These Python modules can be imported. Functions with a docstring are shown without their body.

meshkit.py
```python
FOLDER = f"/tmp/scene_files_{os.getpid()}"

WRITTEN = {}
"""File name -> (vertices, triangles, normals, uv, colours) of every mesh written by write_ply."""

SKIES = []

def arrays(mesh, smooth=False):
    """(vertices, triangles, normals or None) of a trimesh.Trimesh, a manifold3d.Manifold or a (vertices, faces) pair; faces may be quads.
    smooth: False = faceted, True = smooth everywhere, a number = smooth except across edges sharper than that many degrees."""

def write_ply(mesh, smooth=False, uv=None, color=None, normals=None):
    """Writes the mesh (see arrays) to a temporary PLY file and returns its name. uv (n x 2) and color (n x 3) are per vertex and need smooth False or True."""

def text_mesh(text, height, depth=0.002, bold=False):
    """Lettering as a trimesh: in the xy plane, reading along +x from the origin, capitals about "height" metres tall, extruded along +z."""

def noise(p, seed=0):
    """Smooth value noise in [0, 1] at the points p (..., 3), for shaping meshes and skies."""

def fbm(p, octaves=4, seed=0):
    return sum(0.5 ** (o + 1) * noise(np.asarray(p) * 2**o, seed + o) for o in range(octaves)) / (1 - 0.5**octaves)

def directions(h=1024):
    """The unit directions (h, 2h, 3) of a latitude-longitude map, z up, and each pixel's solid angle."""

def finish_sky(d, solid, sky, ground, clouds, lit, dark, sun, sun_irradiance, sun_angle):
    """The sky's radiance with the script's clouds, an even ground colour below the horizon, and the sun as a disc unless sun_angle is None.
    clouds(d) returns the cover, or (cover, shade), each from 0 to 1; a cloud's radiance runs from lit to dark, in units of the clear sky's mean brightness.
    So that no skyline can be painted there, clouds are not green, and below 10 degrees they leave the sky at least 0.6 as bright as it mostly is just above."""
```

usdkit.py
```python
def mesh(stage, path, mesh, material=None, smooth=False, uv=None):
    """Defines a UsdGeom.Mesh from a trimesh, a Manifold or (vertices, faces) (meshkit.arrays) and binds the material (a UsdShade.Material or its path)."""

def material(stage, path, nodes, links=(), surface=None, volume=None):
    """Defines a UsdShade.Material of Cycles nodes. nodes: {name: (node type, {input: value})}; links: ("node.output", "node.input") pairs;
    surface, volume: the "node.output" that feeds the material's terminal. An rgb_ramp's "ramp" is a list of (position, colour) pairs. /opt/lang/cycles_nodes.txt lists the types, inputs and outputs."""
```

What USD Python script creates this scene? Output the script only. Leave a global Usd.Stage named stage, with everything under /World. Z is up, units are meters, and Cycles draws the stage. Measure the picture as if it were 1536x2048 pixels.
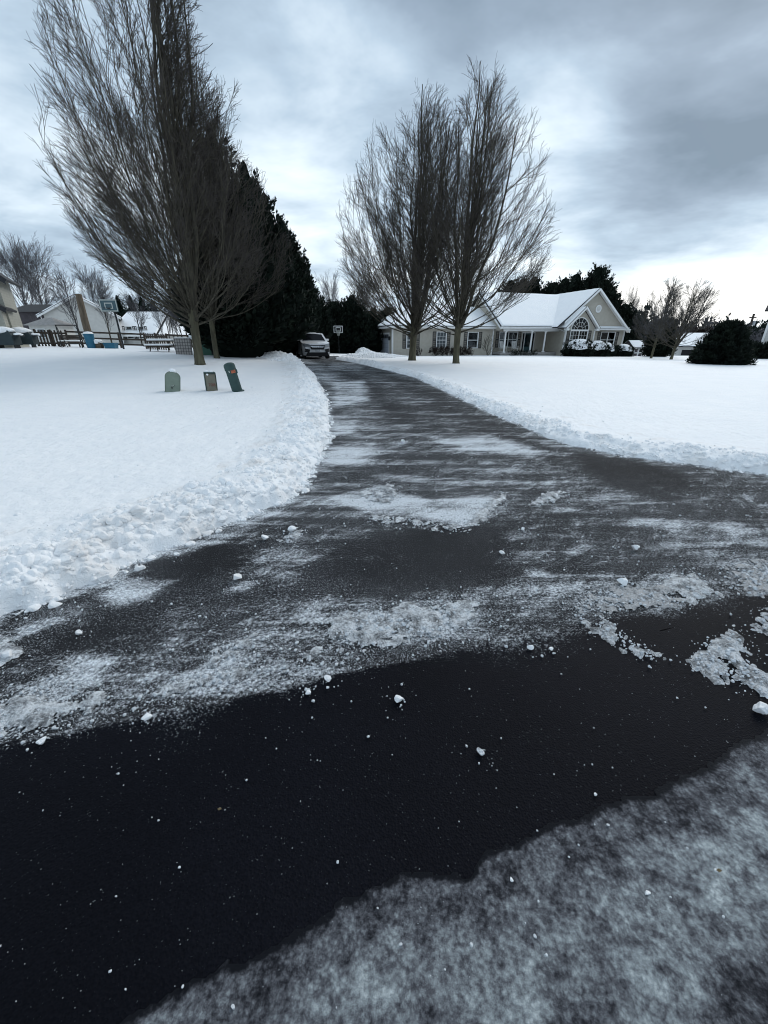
import math, random
import numpy as np
import trimesh
import shapely
from shapely.geometry import Polygon, box as sbox
from scipy.interpolate import RBFInterpolator, RegularGridInterpolator
from scipy.spatial import cKDTree
from pxr import Usd, UsdGeom, UsdLux, UsdShade, Gf, Sdf, Vt
import usdkit, meshkit

PI = math.pi
stage = Usd.Stage.CreateInMemory()
UsdGeom.SetStageUpAxis(stage, UsdGeom.Tokens.z)
UsdGeom.SetStageMetersPerUnit(stage, 1.0)
UsdGeom.Xform.Define(stage, '/World')
stage.SetDefaultPrim(stage.GetPrimAtPath('/World'))
UsdGeom.Scope.Define(stage, '/World/Looks')

# ------------------------------------------------------------------ camera, sky, sun, exposure
FPX, PITCH, EYE = 785.0, math.radians(23.5), 1.6          # focal length in photo pixels, tilt down, eye height
CP, SP = math.cos(PITCH), math.sin(PITCH)
cam = UsdGeom.Camera.Define(stage, '/World/camera')
cam.AddTranslateOp().Set(Gf.Vec3d(0, 0, EYE))
cam.AddRotateXOp().Set(90 - math.degrees(PITCH))
cam.CreateHorizontalApertureAttr(25.96)
cam.CreateVerticalApertureAttr(25.96 * 4 / 3)
cam.CreateFocalLengthAttr(25.96 * FPX / 1536)
cam.CreateClippingRangeAttr(Gf.Vec2f(0.05, 3000))
cam.CreateExposureAttr(0.68)

SUN_AZ, SUN_EL = math.radians(38), math.radians(38)       # behind the clouds, ahead and to the right
sun = UsdLux.DistantLight.Define(stage, '/World/sun')
sun.CreateIntensityAttr(0.26)
sun.CreateAngleAttr(40.0)
sun.CreateNormalizeAttr(True)
sun.CreateColorAttr(Gf.Vec3f(1.0, 0.97, 0.92))
sd = np.array([math.sin(SUN_AZ) * math.cos(SUN_EL), math.cos(SUN_AZ) * math.cos(SUN_EL), math.sin(SUN_EL)])
_x = np.cross([0, 0, 1], sd); _x /= np.linalg.norm(_x); _y = np.cross(sd, _x)
_m = np.eye(4); _m[0, :3], _m[1, :3], _m[2, :3] = _x, _y, sd
sun.AddTransformOp().Set(Gf.Matrix4d(*_m.ravel()))

def sky_material():
    n = {'tc': ('texture_coordinate', {}),
         'sky': ('sky_texture', {'sky_type': 'single_scattering', 'sun_disc': False, 'sun_elevation': SUN_EL, 'sun_rotation': SUN_AZ, 'air_density': 1.0, 'aerosol_density': 1.0}),
         'sep': ('separate_xyz', {}), 'zc': ('math', {'math_type': 'maximum', 'value2': 0.0}), 'zo': ('math', {'math_type': 'add', 'value2': 0.22}),
         'px': ('math', {'math_type': 'divide'}), 'py': ('math', {'math_type': 'divide'}), 'pl': ('combine_xyz', {'z': 0.0}),
         'map': ('mapping', {'mapping_type': 'point', 'location': CLOUD_LOC, 'rotation': (0, 0, 0.5), 'scale': (0.8, 1.1, 1.0)}),
         'na': ('noise_texture', {'scale': 0.9, 'detail': 6.0, 'roughness': 0.48, 'distortion': 0.25}),
         'nb': ('noise_texture', {'scale': 2.4, 'detail': 8.0, 'roughness': 0.55, 'distortion': 0.2}),
         'bs': ('background_shader', {'strength': 0.1})}
    l = [('tc.generated', 'sep.vector'), ('sep.z', 'zc.value1'), ('zc.value', 'zo.value1'), ('sep.x', 'px.value1'), ('zo.value', 'px.value2'), ('sep.y', 'py.value1'), ('zo.value', 'py.value2'),
         ('px.value', 'pl.x'), ('py.value', 'pl.y'), ('pl.vector', 'map.vector'), ('map.vector', 'na.vector'), ('map.vector', 'nb.vector')]
    # brightness of the cloud deck = two noises + broad banks of thicker and thinner cloud
    n['s0'] = ('math', {'math_type': 'multiply_add', 'value2': 1.25, 'value3': -0.625 + CLOUD_BASE}); l.append(('na.fac', 's0.value1'))
    n['s1'] = ('math', {'math_type': 'multiply_add', 'value2': 1.0}); l += [('nb.fac', 's1.value1'), ('s0.value', 's1.value3')]
    last = 's1.value'
    for k, (az, el, sharp, amount) in enumerate(CLOUD_BANKS):
        az, el = math.radians(az), math.radians(el)
        n[f'd{k}'] = ('math', {'math_type': 'multiply'})
        n[f'v{k}'] = ('combine_xyz', {})
        # dot product with the bank's direction: x*dx + y*dy + z*dz
        dx, dy, dz = math.sin(az) * math.cos(el), math.cos(az) * math.cos(el), math.sin(el)
        n[f'a{k}'] = ('math', {'math_type': 'multiply', 'value2': dx}); n[f'b{k}'] = ('math', {'math_type': 'multiply_add', 'value2': dy}); n[f'c{k}'] = ('math', {'math_type': 'multiply_add', 'value2': dz})
        n[f'm{k}'] = ('math', {'math_type': 'maximum', 'value2': 0.0001}); n[f'p{k}'] = ('math', {'math_type': 'power', 'value2': float(sharp)}); n[f'g{k}'] = ('math', {'math_type': 'multiply_add', 'value2': amount})
        del n[f'd{k}'], n[f'v{k}']
        l += [('sep.x', f'a{k}.value1'), ('sep.y', f'b{k}.value1'), (f'a{k}.value', f'b{k}.value3'), ('sep.z', f'c{k}.value1'), (f'b{k}.value', f'c{k}.value3'),
              (f'c{k}.value', f'm{k}.value1'), (f'm{k}.value', f'p{k}.value1'), (f'p{k}.value', f'g{k}.value1'), (last, f'g{k}.value3')]
        last = f'g{k}.value'
    n['ramp'] = ('rgb_ramp', {'ramp': CLOUD_RAMP}); l.append((last, 'ramp.fac'))
    n['k'] = ('mix', {'mix_type': 'multiply', 'fac': 1.0, 'color2': (CLOUD_K, CLOUD_K, CLOUD_K)}); l.append(('ramp.color', 'k.color1'))
    n['mx'] = ('mix', {'mix_type': 'mix', 'fac': 0.96}); l += [('sky.color', 'mx.color1'), ('k.color', 'mx.color2'), ('mx.color', 'bs.color')]
    return usdkit.material(stage, '/World/Looks/sky', n, l, surface='bs.background')

CLOUD_LOC = (3.1, 1.7, 0.0)
CLOUD_BASE = -0.075
CLOUD_K = 14.0
# azimuth, elevation, sharpness, amount: broad thin (bright) and thick (dark) banks
CLOUD_BANKS = [(36, 5, 45, 0.64), (17, 8, 60, 0.30), (-9, 12, 26, 0.14), (-36, 15, 12, 0.10), (19, 18.5, 130, 0.36), (26, 12.5, 260, -0.24), (36, 14, 150, -0.46), (31, 26, 40, -0.24), (2, 29, 20, -0.16), (-2, 4, 60, 0.14), (-60, 8, 20, 0.05)]
CLOUD_RAMP = [(0.0, (0.098, 0.134, 0.172)), (0.26, (0.158, 0.203, 0.255)), (0.46, (0.235, 0.297, 0.358)), (0.66, (0.36, 0.42, 0.47)), (0.84, (0.47, 0.515, 0.54)), (1.0, (0.60, 0.598, 0.585))]
dome = UsdLux.DomeLight.Define(stage, '/World/sky')
dome.GetPrim().SetCustomDataByKey('kind', 'structure')
UsdShade.MaterialBindingAPI.Apply(dome.GetPrim()).Bind(sky_material())

# ------------------------------------------------------------------ helpers
_used = {}
def numbered(parent, name):
    key = (parent, name)
    k = _used.get(key, -1) + 1
    _used[key] = k
    return f'{parent}/{name}' if k == 0 else f'{parent}/{name}_{k:03d}'

def tag(prim, label=None, cat=None, group=None, kind=None):
    for k, v in (('label', label), ('category', cat), ('group', group), ('kind', kind)):
        if v:
            prim.SetCustomDataByKey(k, v)
    return prim

def thing(name, label, cat, loc=(0, 0, 0), rz=0.0, group=None, kind=None, rx=0.0, ry=0.0, scale=None):
    path = numbered('/World', name)
    x = UsdGeom.Xform.Define(stage, path)
    x.AddTranslateOp().Set(Gf.Vec3d(*map(float, loc)))
    if rx or ry:
        x.AddRotateXYZOp().Set(Gf.Vec3f(math.degrees(rx), math.degrees(ry), math.degrees(rz)))
    else:
        x.AddRotateZOp().Set(math.degrees(rz))
    if scale:
        x.AddScaleOp().Set(Gf.Vec3f(*scale))
    tag(x.GetPrim(), label, cat, group, kind)
    return path

def part(parent, name, mesh, mat, smooth=False, label=None, kind=None, primvars=None):
    path = numbered(parent, name)
    m = usdkit.mesh(stage, path, mesh, mat, smooth=smooth)
    if primvars:
        api = UsdGeom.PrimvarsAPI(m)
        for k, v in primvars.items():
            api.CreatePrimvar(k, Sdf.ValueTypeNames.FloatArray, 'vertex').Set(Vt.FloatArray.FromNumpy(np.asarray(v, np.float32)))
    tag(m.GetPrim(), label, None, None, kind)
    return path

def solo(name, mesh, mat, label, cat, smooth=False, group=None, kind=None, primvars=None):
    path = part('/World', name, mesh, mat, smooth, None, None, primvars)
    tag(stage.GetPrimAtPath(path), label, cat, group, kind)
    return path

def structure(name, mesh, mat, smooth=False, primvars=None, kind='structure'):
    return part('/World', name, mesh, mat, smooth, None, kind, primvars)

def copy_thing(src, label, loc, rz, scale=(1, 1, 1), group=None):
    name = src.split('/')[-1].rsplit('_0', 1)[0]
    p = stage.GetPrimAtPath(src)
    path = numbered('/World', name)
    x = UsdGeom.Xform.Define(stage, path)
    x.GetPrim().GetReferences().AddInternalReference(src)
    x.ClearXformOpOrder()
    m = Gf.Matrix4d().SetScale(Gf.Vec3d(*scale)) * Gf.Matrix4d().SetRotate(Gf.Rotation(Gf.Vec3d(0, 0, 1), math.degrees(rz))) * Gf.Matrix4d().SetTranslate(Gf.Vec3d(*map(float, loc)))
    x.AddTransformOp().Set(m)
    was = p.GetCustomData()
    tag(x.GetPrim(), label, was.get('category'), group or was.get('group'))
    x.GetPrim().SetInstanceable(True)
    return path

def cat(*ms):
    ms = [m for m in ms if m is not None]
    vs, fs, n = [], [], 0
    for m in ms:
        v, f = (m.vertices, m.faces) if hasattr(m, 'vertices') else m
        vs.append(np.asarray(v, float)); fs.append(np.asarray(f) + n); n += len(v)
    return trimesh.Trimesh(np.vstack(vs), np.vstack(fs), process=False)

def bx(x0, x1, y0, y1, z0, z1):
    m = trimesh.creation.box([abs(x1 - x0), abs(y1 - y0), abs(z1 - z0)])
    m.apply_translation([(x0 + x1) / 2, (y0 + y1) / 2, (z0 + z1) / 2])
    return m

def rbx(x0, x1, y0, y1, z0, z1, r=0.02):
    """A box with chamfered edges."""
    c = np.array([(x0 + x1) / 2, (y0 + y1) / 2, (z0 + z1) / 2]); h = np.array([abs(x1 - x0), abs(y1 - y0), abs(z1 - z0)]) / 2
    r = min(r, h.min() * 0.9)
    pts = []
    for sx in (-1, 1):
        for sy in (-1, 1):
            for sz in (-1, 1):
                for k in range(3):
                    p = h - r; p[k] = h[k]
                    pts.append(c + p * [sx, sy, sz])
    return trimesh.convex.convex_hull(np.array(pts))

def hull(pts):
    return trimesh.convex.convex_hull(np.asarray(pts, float))

def tubes(P, R, sides=5, caps=False):
    """P (N,K,3) polylines, R (N,K) radii -> one mesh."""
    P, R = np.asarray(P, float), np.asarray(R, float)
    if P.ndim == 2:
        P, R = P[None], np.broadcast_to(R, P.shape[:1])[None]
    N, K, _ = P.shape
    R = np.broadcast_to(R, (N, K))
    T = np.gradient(P, axis=1); T /= np.linalg.norm(T, axis=2, keepdims=True) + 1e-12
    ref = np.where(np.abs(T[:, :1, 2:3]) > 0.9, np.array([1.0, 0, 0]), np.array([0, 0, 1.0]))
    ref = np.broadcast_to(ref, T.shape)
    A = np.cross(T, ref); A /= np.linalg.norm(A, axis=2, keepdims=True) + 1e-12
    B = np.cross(T, A)
    ang = np.arange(sides) / sides * 2 * PI
    V = P[:, :, None] + R[:, :, None, None] * (np.cos(ang)[None, None, :, None] * A[:, :, None] + np.sin(ang)[None, None, :, None] * B[:, :, None])
    idx = np.arange(N * K * sides).reshape(N, K, sides)
    a, b = idx[:, :-1], idx[:, 1:]
    a2, b2 = np.roll(a, -1, 2), np.roll(b, -1, 2)
    F = np.concatenate([np.stack([a, a2, b], -1).reshape(-1, 3), np.stack([a2, b2, b], -1).reshape(-1, 3)])
    F = F[:, ::-1]
    V = V.reshape(-1, 3)
    if caps:
        extra, nv = [], len(V)
        cv = []
        for n in range(N):
            for e, flip in ((0, 0), (K - 1, 1)):
                cv.append(P[n, e]); c = nv + len(cv) - 1
                r = idx[n, e]
                for q in range(sides):
                    t = [c, r[q], r[(q + 1) % sides]]
                    extra.append(t if not flip else t[::-1])
        V = np.vstack([V, cv]); F = np.vstack([F, extra])
    return trimesh.Trimesh(V, F, process=False)

def bar(a, b, r, sides=8):
    return tubes(np.array([[a, b]], float), np.full((1, 2), r), sides, True)

def extr(poly, depth):
    """Extrude a shapely polygon (x, z) along +y; front at y=0."""
    ms = []
    for g in getattr(poly, 'geoms', [poly]):
        if g.is_empty or g.geom_type != 'Polygon' or g.area < 1e-7:
            continue
        ms.append(trimesh.creation.extrude_polygon(g, depth, engine='earcut'))
    if not ms:
        return None
    m = cat(*ms)
    v = np.array(m.vertices)
    # (x, y, z) -> (x, z, y): a mirror, so flip the faces
    return trimesh.Trimesh(v[:, [0, 2, 1]], np.array(m.faces)[:, ::-1], process=False)

def revolve(profile, n=24):
    """profile: (r, z) pairs bottom to top."""
    prof = np.asarray(profile, float)
    a = np.arange(n) / n * 2 * PI
    V = np.stack([prof[:, None, 0] * np.cos(a), prof[:, None, 0] * np.sin(a), np.broadcast_to(prof[:, 1:2], (len(prof), n))], -1)
    idx = np.arange(len(prof) * n).reshape(len(prof), n)
    A, B = idx[:-1], idx[1:]
    A2, B2 = np.roll(A, -1, 1), np.roll(B, -1, 1)
    F = np.concatenate([np.stack([A, A2, B2], -1).reshape(-1, 3), np.stack([A, B2, B], -1).reshape(-1, 3)])
    return trimesh.Trimesh(V.reshape(-1, 3), F, process=False)

def place(m, loc=(0, 0, 0), rz=0.0, rx=0.0, ry=0.0):
    T = trimesh.transformations
    m = m.copy()
    M = T.euler_matrix(rx, ry, rz, 'sxyz'); M[:3, 3] = loc
    m.apply_transform(M)
    return m

def smooth01(x):
    x = np.clip(x, 0, 1)
    return x * x * (3 - 2 * x)

def fbm2(x, y, sx, sy=None, octaves=4, seed=0):
    sy = sx if sy is None else sy
    return meshkit.fbm(np.stack([x * sx + 100, y * sy + 100, np.full_like(x, 0.37 + seed)], -1), octaves, seed)

# ------------------------------------------------------------------ materials
def mat(name, nodes, links, surface='p.BSDF', volume=None):
    return usdkit.material(stage, '/World/Looks/' + name, nodes, links, surface=surface, volume=volume)

def grained(name, c1, c2, scale=6.0, rough=0.6, bump=0.0, bscale=None, spec=0.4, stretch=(1, 1, 1), metallic=0.0, detail=5.0, coat=0.0, lo=0.3, hi=0.7):
    """Colour wanders between c1 and c2 with noise in world space; optional fine relief."""
    n = {'g': ('texture_coordinate', {}), 'm': ('mapping', {'mapping_type': 'point', 'scale': stretch}), 'n': ('noise_texture', {'scale': scale, 'detail': detail, 'roughness': 0.6}),
         'r': ('rgb_ramp', {'ramp': [(lo, c1), (hi, c2)]}), 'p': ('principled_bsdf', {'roughness': rough, 'specular_ior_level': spec, 'metallic': metallic, 'coat_weight': coat})}
    l = [('g.object', 'm.vector'), ('m.vector', 'n.vector'), ('n.fac', 'r.fac'), ('r.color', 'p.base_color')]
    if bump:
        n['bn'] = ('noise_texture', {'scale': bscale or scale * 5, 'detail': 4.0, 'roughness': 0.6}); n['b'] = ('bump', {'strength': 0.8, 'distance': bump})
        l += [('m.vector', 'bn.vector'), ('bn.fac', 'b.height'), ('b.normal', 'p.normal')]
    return mat(name, n, l)

def snow_mat(name, dirt=0.0, grain=0.004):
    n = {'g': ('geometry', {}), 'n1': ('noise_texture', {'scale': 1.3, 'detail': 4.0}), 'n2': ('noise_texture', {'scale': 26.0, 'detail': 5.0, 'roughness': 0.65}), 'n3': ('noise_texture', {'scale': 130.0, 'detail': 3.0, 'roughness': 0.7}),
         'r': ('rgb_ramp', {'ramp': [(0.3, (0.855, 0.87, 0.885)), (0.7, (0.90, 0.905, 0.91))]}),
         'h': ('math', {'math_type': 'multiply_add', 'value2': 0.35}), 'n4': ('noise_texture', {'scale': 9.0, 'detail': 4.0, 'roughness': 0.6}), 'h2': ('math', {'math_type': 'multiply_add', 'value2': 1.6}), 'b': ('bump', {'strength': 0.9, 'distance': grain * 4.0}),
         'p': ('principled_bsdf', {'roughness': 0.62, 'specular_ior_level': 0.25})}
    l = [('g.position', 'n1.vector'), ('g.position', 'n2.vector'), ('g.position', 'n3.vector'), ('n1.fac', 'r.fac'), ('n3.fac', 'h.value1'), ('n2.fac', 'h.value3'), ('g.position', 'n4.vector'), ('n4.fac', 'h2.value1'), ('h.value', 'h2.value3'), ('h2.value', 'b.height'), ('b.normal', 'p.normal')]
    if dirt:
        n['dn'] = ('noise_texture', {'scale': 2.6, 'detail': 5.0, 'roughness': 0.7}); n['dr'] = ('map_range', {'from_min': 0.5, 'from_max': 0.75, 'to_min': 0.0, 'to_max': dirt, 'clamp': True})
        n['dx'] = ('mix', {'color2': (0.42, 0.35, 0.29)})
        l += [('g.position', 'dn.vector'), ('dn.fac', 'dr.value'), ('dr.result', 'dx.fac'), ('r.color', 'dx.color1'), ('dx.color', 'p.base_color')]
    else:
        l.append(('r.color', 'p.base_color'))
    return mat(name, n, l)

M = {}
M['snow'] = snow_mat('snow')
M['bank'] = snow_mat('bank_snow', dirt=0.35)
M['roof_snow'] = snow_mat('roof_snow', grain=0.006)
M['slush'] = mat('slush', {'g': ('geometry', {}), 'n1': ('noise_texture', {'scale': 13.0, 'detail': 7.0, 'roughness': 0.7}), 'n2': ('noise_texture', {'scale': 90.0, 'detail': 4.0, 'roughness': 0.7}), 'at': ('attribute', {'attribute': 'brown'}),
    'r': ('rgb_ramp', {'ramp': [(0.62, (0.07, 0.072, 0.075)), (0.74, (0.30, 0.315, 0.33)), (0.92, (0.80, 0.83, 0.86))]}), 'w': ('mix', {'color2': (0.20, 0.155, 0.12)}), 'wn': ('math', {'math_type': 'multiply'}), 'wr': ('map_range', {'from_min': 0.42, 'from_max': 0.62, 'to_max': 0.8, 'clamp': True}),
    's': ('math', {'math_type': 'multiply_add', 'value2': 0.6, 'value3': 0.0}), 'sa': ('math', {'math_type': 'add'}), 'b': ('bump', {'strength': 1.0, 'distance': 0.02}), 'p': ('principled_bsdf', {'roughness': 0.45, 'specular_ior_level': 0.25})},
    [('g.position', 'n1.vector'), ('g.position', 'n2.vector'), ('n2.fac', 's.value1'), ('n1.fac', 'sa.value1'), ('s.value', 'sa.value2'), ('n1.fac', 'wr.value'), ('at.fac', 'wn.value1'), ('wr.result', 'wn.value2'), ('wn.value', 'w.fac'),
     ('sa.value', 'r.fac'), ('r.color', 'w.color1'), ('w.color', 'p.base_color'), ('n2.fac', 'b.height'), ('b.normal', 'p.normal')])

def asphalt(name, dark, light, frost, rough, spec, grain_scale, bump, streak):
    """Asphalt with aggregate grain; the mesh's "film" primvar says where a film of packed snow lies, noise breaks its edge up into streaks and grains."""
    n = {'g': ('geometry', {}), 'at': ('attribute', {'attribute': 'film'}),
         'agg': ('voronoi_texture', {'scale': grain_scale}), 'an': ('noise_texture', {'scale': grain_scale * 0.8, 'detail': 3.0, 'roughness': 0.6}), 'big': ('noise_texture', {'scale': 0.9, 'detail': 5.0}),
         'ms': ('mapping', {'mapping_type': 'point', 'rotation': (0, 0, streak[2]), 'scale': (streak[0], streak[1], 1.0)}), 'st': ('noise_texture', {'scale': 1.0, 'detail': 8.0, 'roughness': 0.74, 'distortion': 0.4}),
         'fn': ('noise_texture', {'scale': 52.0, 'detail': 7.0, 'roughness': 0.8}),
         'gr': ('noise_texture', {'scale': 150.0, 'detail': 2.0, 'roughness': 0.6}),
         'mr2': ('mapping', {'mapping_type': 'point', 'rotation': (0, 0, -0.75)}), 'ms2': ('mapping', {'mapping_type': 'point', 'scale': (2.2, 6.5, 1.0)}), 'st2': ('noise_texture', {'scale': 1.0, 'detail': 8.0, 'roughness': 0.78, 'distortion': 0.5}), 'a0': ('math', {'math_type': 'multiply_add', 'value2': 1.5}), 'a1': ('math', {'math_type': 'multiply_add', 'value2': 2.1}), 'a2': ('math', {'math_type': 'multiply_add', 'value2': 1.7}), 'a3': ('math', {'math_type': 'subtract', 'value2': 2.65}),
         'fs': ('map_range', {'range_type': 'smoothstep', 'from_min': 0.40, 'from_max': 1.0, 'to_min': 0.0, 'to_max': 0.97, 'clamp': True}),
         # loose grains
         'gs': ('math', {'math_type': 'multiply_add', 'value2': 0.17, 'value3': 0.0}), 'gg': ('math', {'math_type': 'add'}), 'gf': ('map_range', {'range_type': 'smoothstep', 'from_min': 0.66, 'from_max': 0.735, 'to_min': 0.0, 'to_max': 0.8, 'clamp': True}),
         'mx': ('math', {'math_type': 'maximum'}),
         'base': ('rgb_ramp', {'ramp': [(0.3, dark), (0.62, light)]}), 'bs': ('mix', {'mix_type': 'mix'}), 'bw': ('map_range', {'from_min': 0.35, 'from_max': 0.65, 'to_min': 0.0, 'to_max': 0.5, 'clamp': True}),
         'fc': ('rgb_ramp', {'ramp': [(0.35, frost[0]), (0.65, frost[1])]}), 'c': ('mix', {}),
         'ro': ('mix_float', {'a': rough, 'b': 0.7}), 'b': ('bump', {'strength': 1.0, 'distance': bump}), 'hh': ('math', {'math_type': 'multiply_add', 'value2': 0.9}),
         'p': ('principled_bsdf', {'specular_ior_level': spec})}
    l = [('g.position', x + '.vector') for x in ('agg', 'an', 'big', 'ms', 'mr2', 'fn', 'gr')] + [('ms.vector', 'st.vector'), ('mr2.vector', 'ms2.vector'),
         ('ms2.vector', 'st2.vector'), ('st2.fac', 'a0.value1'), ('at.fac', 'a0.value3'), ('st.fac', 'a1.value1'), ('a0.value', 'a1.value3'), ('fn.fac', 'a2.value1'), ('a1.value', 'a2.value3'), ('a2.value', 'a3.value1'), ('a3.value', 'fs.value'),
         ('at.fac', 'gs.value1'), ('gs.value', 'gg.value1'), ('gr.fac', 'gg.value2'), ('gg.value', 'gf.value'), ('gf.result', 'mx.value1'), ('fs.result', 'mx.value2'),
         ('an.fac', 'base.fac'), ('big.fac', 'bw.value'), ('bw.result', 'bs.fac'), ('base.color', 'bs.color1'),
         ('fn.fac', 'fc.fac'), ('bs.color', 'c.color1'), ('fc.color', 'c.color2'), ('mx.value', 'c.fac'), ('c.color', 'p.base_color'), ('mx.value', 'ro.fac'), ('ro.result', 'p.roughness'),
         ('agg.distance', 'hh.value1'), ('an.fac', 'hh.value3'), ('hh.value', 'b.height'), ('b.normal', 'p.normal')]
    n['bs'][1]['color2'] = tuple(x * 0.55 for x in dark)
    return mat(name, n, l)

M['driveway'] = asphalt('driveway_asphalt', (0.010, 0.0105, 0.012), (0.036, 0.037, 0.041), ((0.36, 0.39, 0.42), (0.84, 0.88, 0.92)), 0.8, 0.07, 95.0, 0.005, (0.55, 3.4, 0.05))
M['road'] = asphalt('road_asphalt', (0.0026, 0.0030, 0.0052), (0.0060, 0.0066, 0.0102), ((0.25, 0.27, 0.29), (0.7, 0.74, 0.78)), 0.6, 0.045, 120.0, 0.0022, (3.0, 1.2, 0.3))
M['ice'] = mat('packed_ice', {'g': ('geometry', {}), 'at': ('attribute', {'attribute': 'thick'}), 'ms': ('mapping', {'mapping_type': 'point', 'rotation': (0, 0, 0.35), 'scale': (1.0, 1.7, 1.0)}), 'n1': ('noise_texture', {'scale': 3.4, 'detail': 10.0, 'roughness': 0.72, 'distortion': 0.3}), 'n2': ('noise_texture', {'scale': 60.0, 'detail': 10.0, 'roughness': 0.85}), 'n3': ('voronoi_texture', {'scale': 75.0}), 'v3': ('math', {'math_type': 'multiply_add', 'value2': -0.16, 'value3': 0.06}), 'n5': ('noise_texture', {'scale': 14.0, 'detail': 8.0, 'roughness': 0.75}), 'v5': ('math', {'math_type': 'multiply_add', 'value2': 0.95, 'value3': -0.475}), 'v6': ('math', {'math_type': 'add'}), 'v7': ('math', {'math_type': 'add'}),
    'a': ('math', {'math_type': 'multiply_add', 'value2': 0.95}), 'a2': ('math', {'math_type': 'multiply_add', 'value2': 0.5}), 'a3': ('map_range', {'from_min': 1.09, 'from_max': 1.80, 'clamp': True}),
    'r': ('rgb_ramp', {'ramp': [(0.0, (0.006, 0.007, 0.010)), (0.2, (0.035, 0.036, 0.043)), (0.42, (0.125, 0.13, 0.145)), (0.66, (0.30, 0.335, 0.35)), (1.0, (0.68, 0.73, 0.74))]}), 'b': ('bump', {'strength': 0.9, 'distance': 0.008}), 'p': ('principled_bsdf', {'roughness': 0.42, 'specular_ior_level': 0.08})},
    [('g.position', 'ms.vector'), ('ms.vector', 'n1.vector'), ('g.position', 'n2.vector'), ('g.position', 'n3.vector'), ('n2.fac', 'a.value1'), ('n1.fac', 'a.value3'), ('at.fac', 'a2.value1'), ('a.value', 'a2.value3'), ('n3.distance', 'v3.value1'), ('g.position', 'n5.vector'), ('n5.fac', 'v5.value1'), ('v3.value', 'v6.value1'), ('v5.value', 'v6.value2'), ('v6.value', 'v7.value1'), ('a2.value', 'v7.value2'), ('v7.value', 'a3.value'), ('a3.result', 'r.fac'), ('r.color', 'p.base_color'), ('n2.fac', 'b.height'), ('b.normal', 'p.normal')])
M['bark'] = grained('pear_bark', (0.020, 0.017, 0.015), (0.085, 0.077, 0.056), 9.0, 0.9, 0.012, 30.0, 0.15, (1, 1, 0.25))
M['bark_moss'] = grained('trunk_bark', (0.040, 0.036, 0.025), (0.125, 0.117, 0.078), 5.0, 0.9, 0.05, 16.0, 0.12, (1, 1, 0.22))
M['twig'] = grained('pear_twig', (0.034, 0.029, 0.028), (0.062, 0.054, 0.050), 2.0, 0.8, spec=0.2)
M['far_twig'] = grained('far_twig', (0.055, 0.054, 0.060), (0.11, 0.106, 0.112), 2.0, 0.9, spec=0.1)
def leafmat(name, a, b, c):
    return mat(name, {'oi': ('geometry', {}), 'g': ('geometry', {}), 'n': ('noise_texture', {'scale': 1.4, 'detail': 3.0}), 'ad': ('math', {'math_type': 'multiply_add', 'value2': 0.45}), 'r': ('rgb_ramp', {'ramp': [(0.3, a), (0.6, b), (0.95, c)]}),
        'd': ('principled_bsdf', {'roughness': 0.7, 'specular_ior_level': 0.12}), 't': ('translucent_bsdf', {}), 'mx': ('mix_closure', {'fac': 0.12})},
        [('g.position', 'n.vector'), ('oi.random_per_island', 'ad.value1'), ('n.fac', 'ad.value3'), ('ad.value', 'r.fac'), ('r.color', 'd.base_color'), ('r.color', 't.color'), ('d.BSDF', 'mx.closure1'), ('t.BSDF', 'mx.closure2')], surface='mx.closure')
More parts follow.
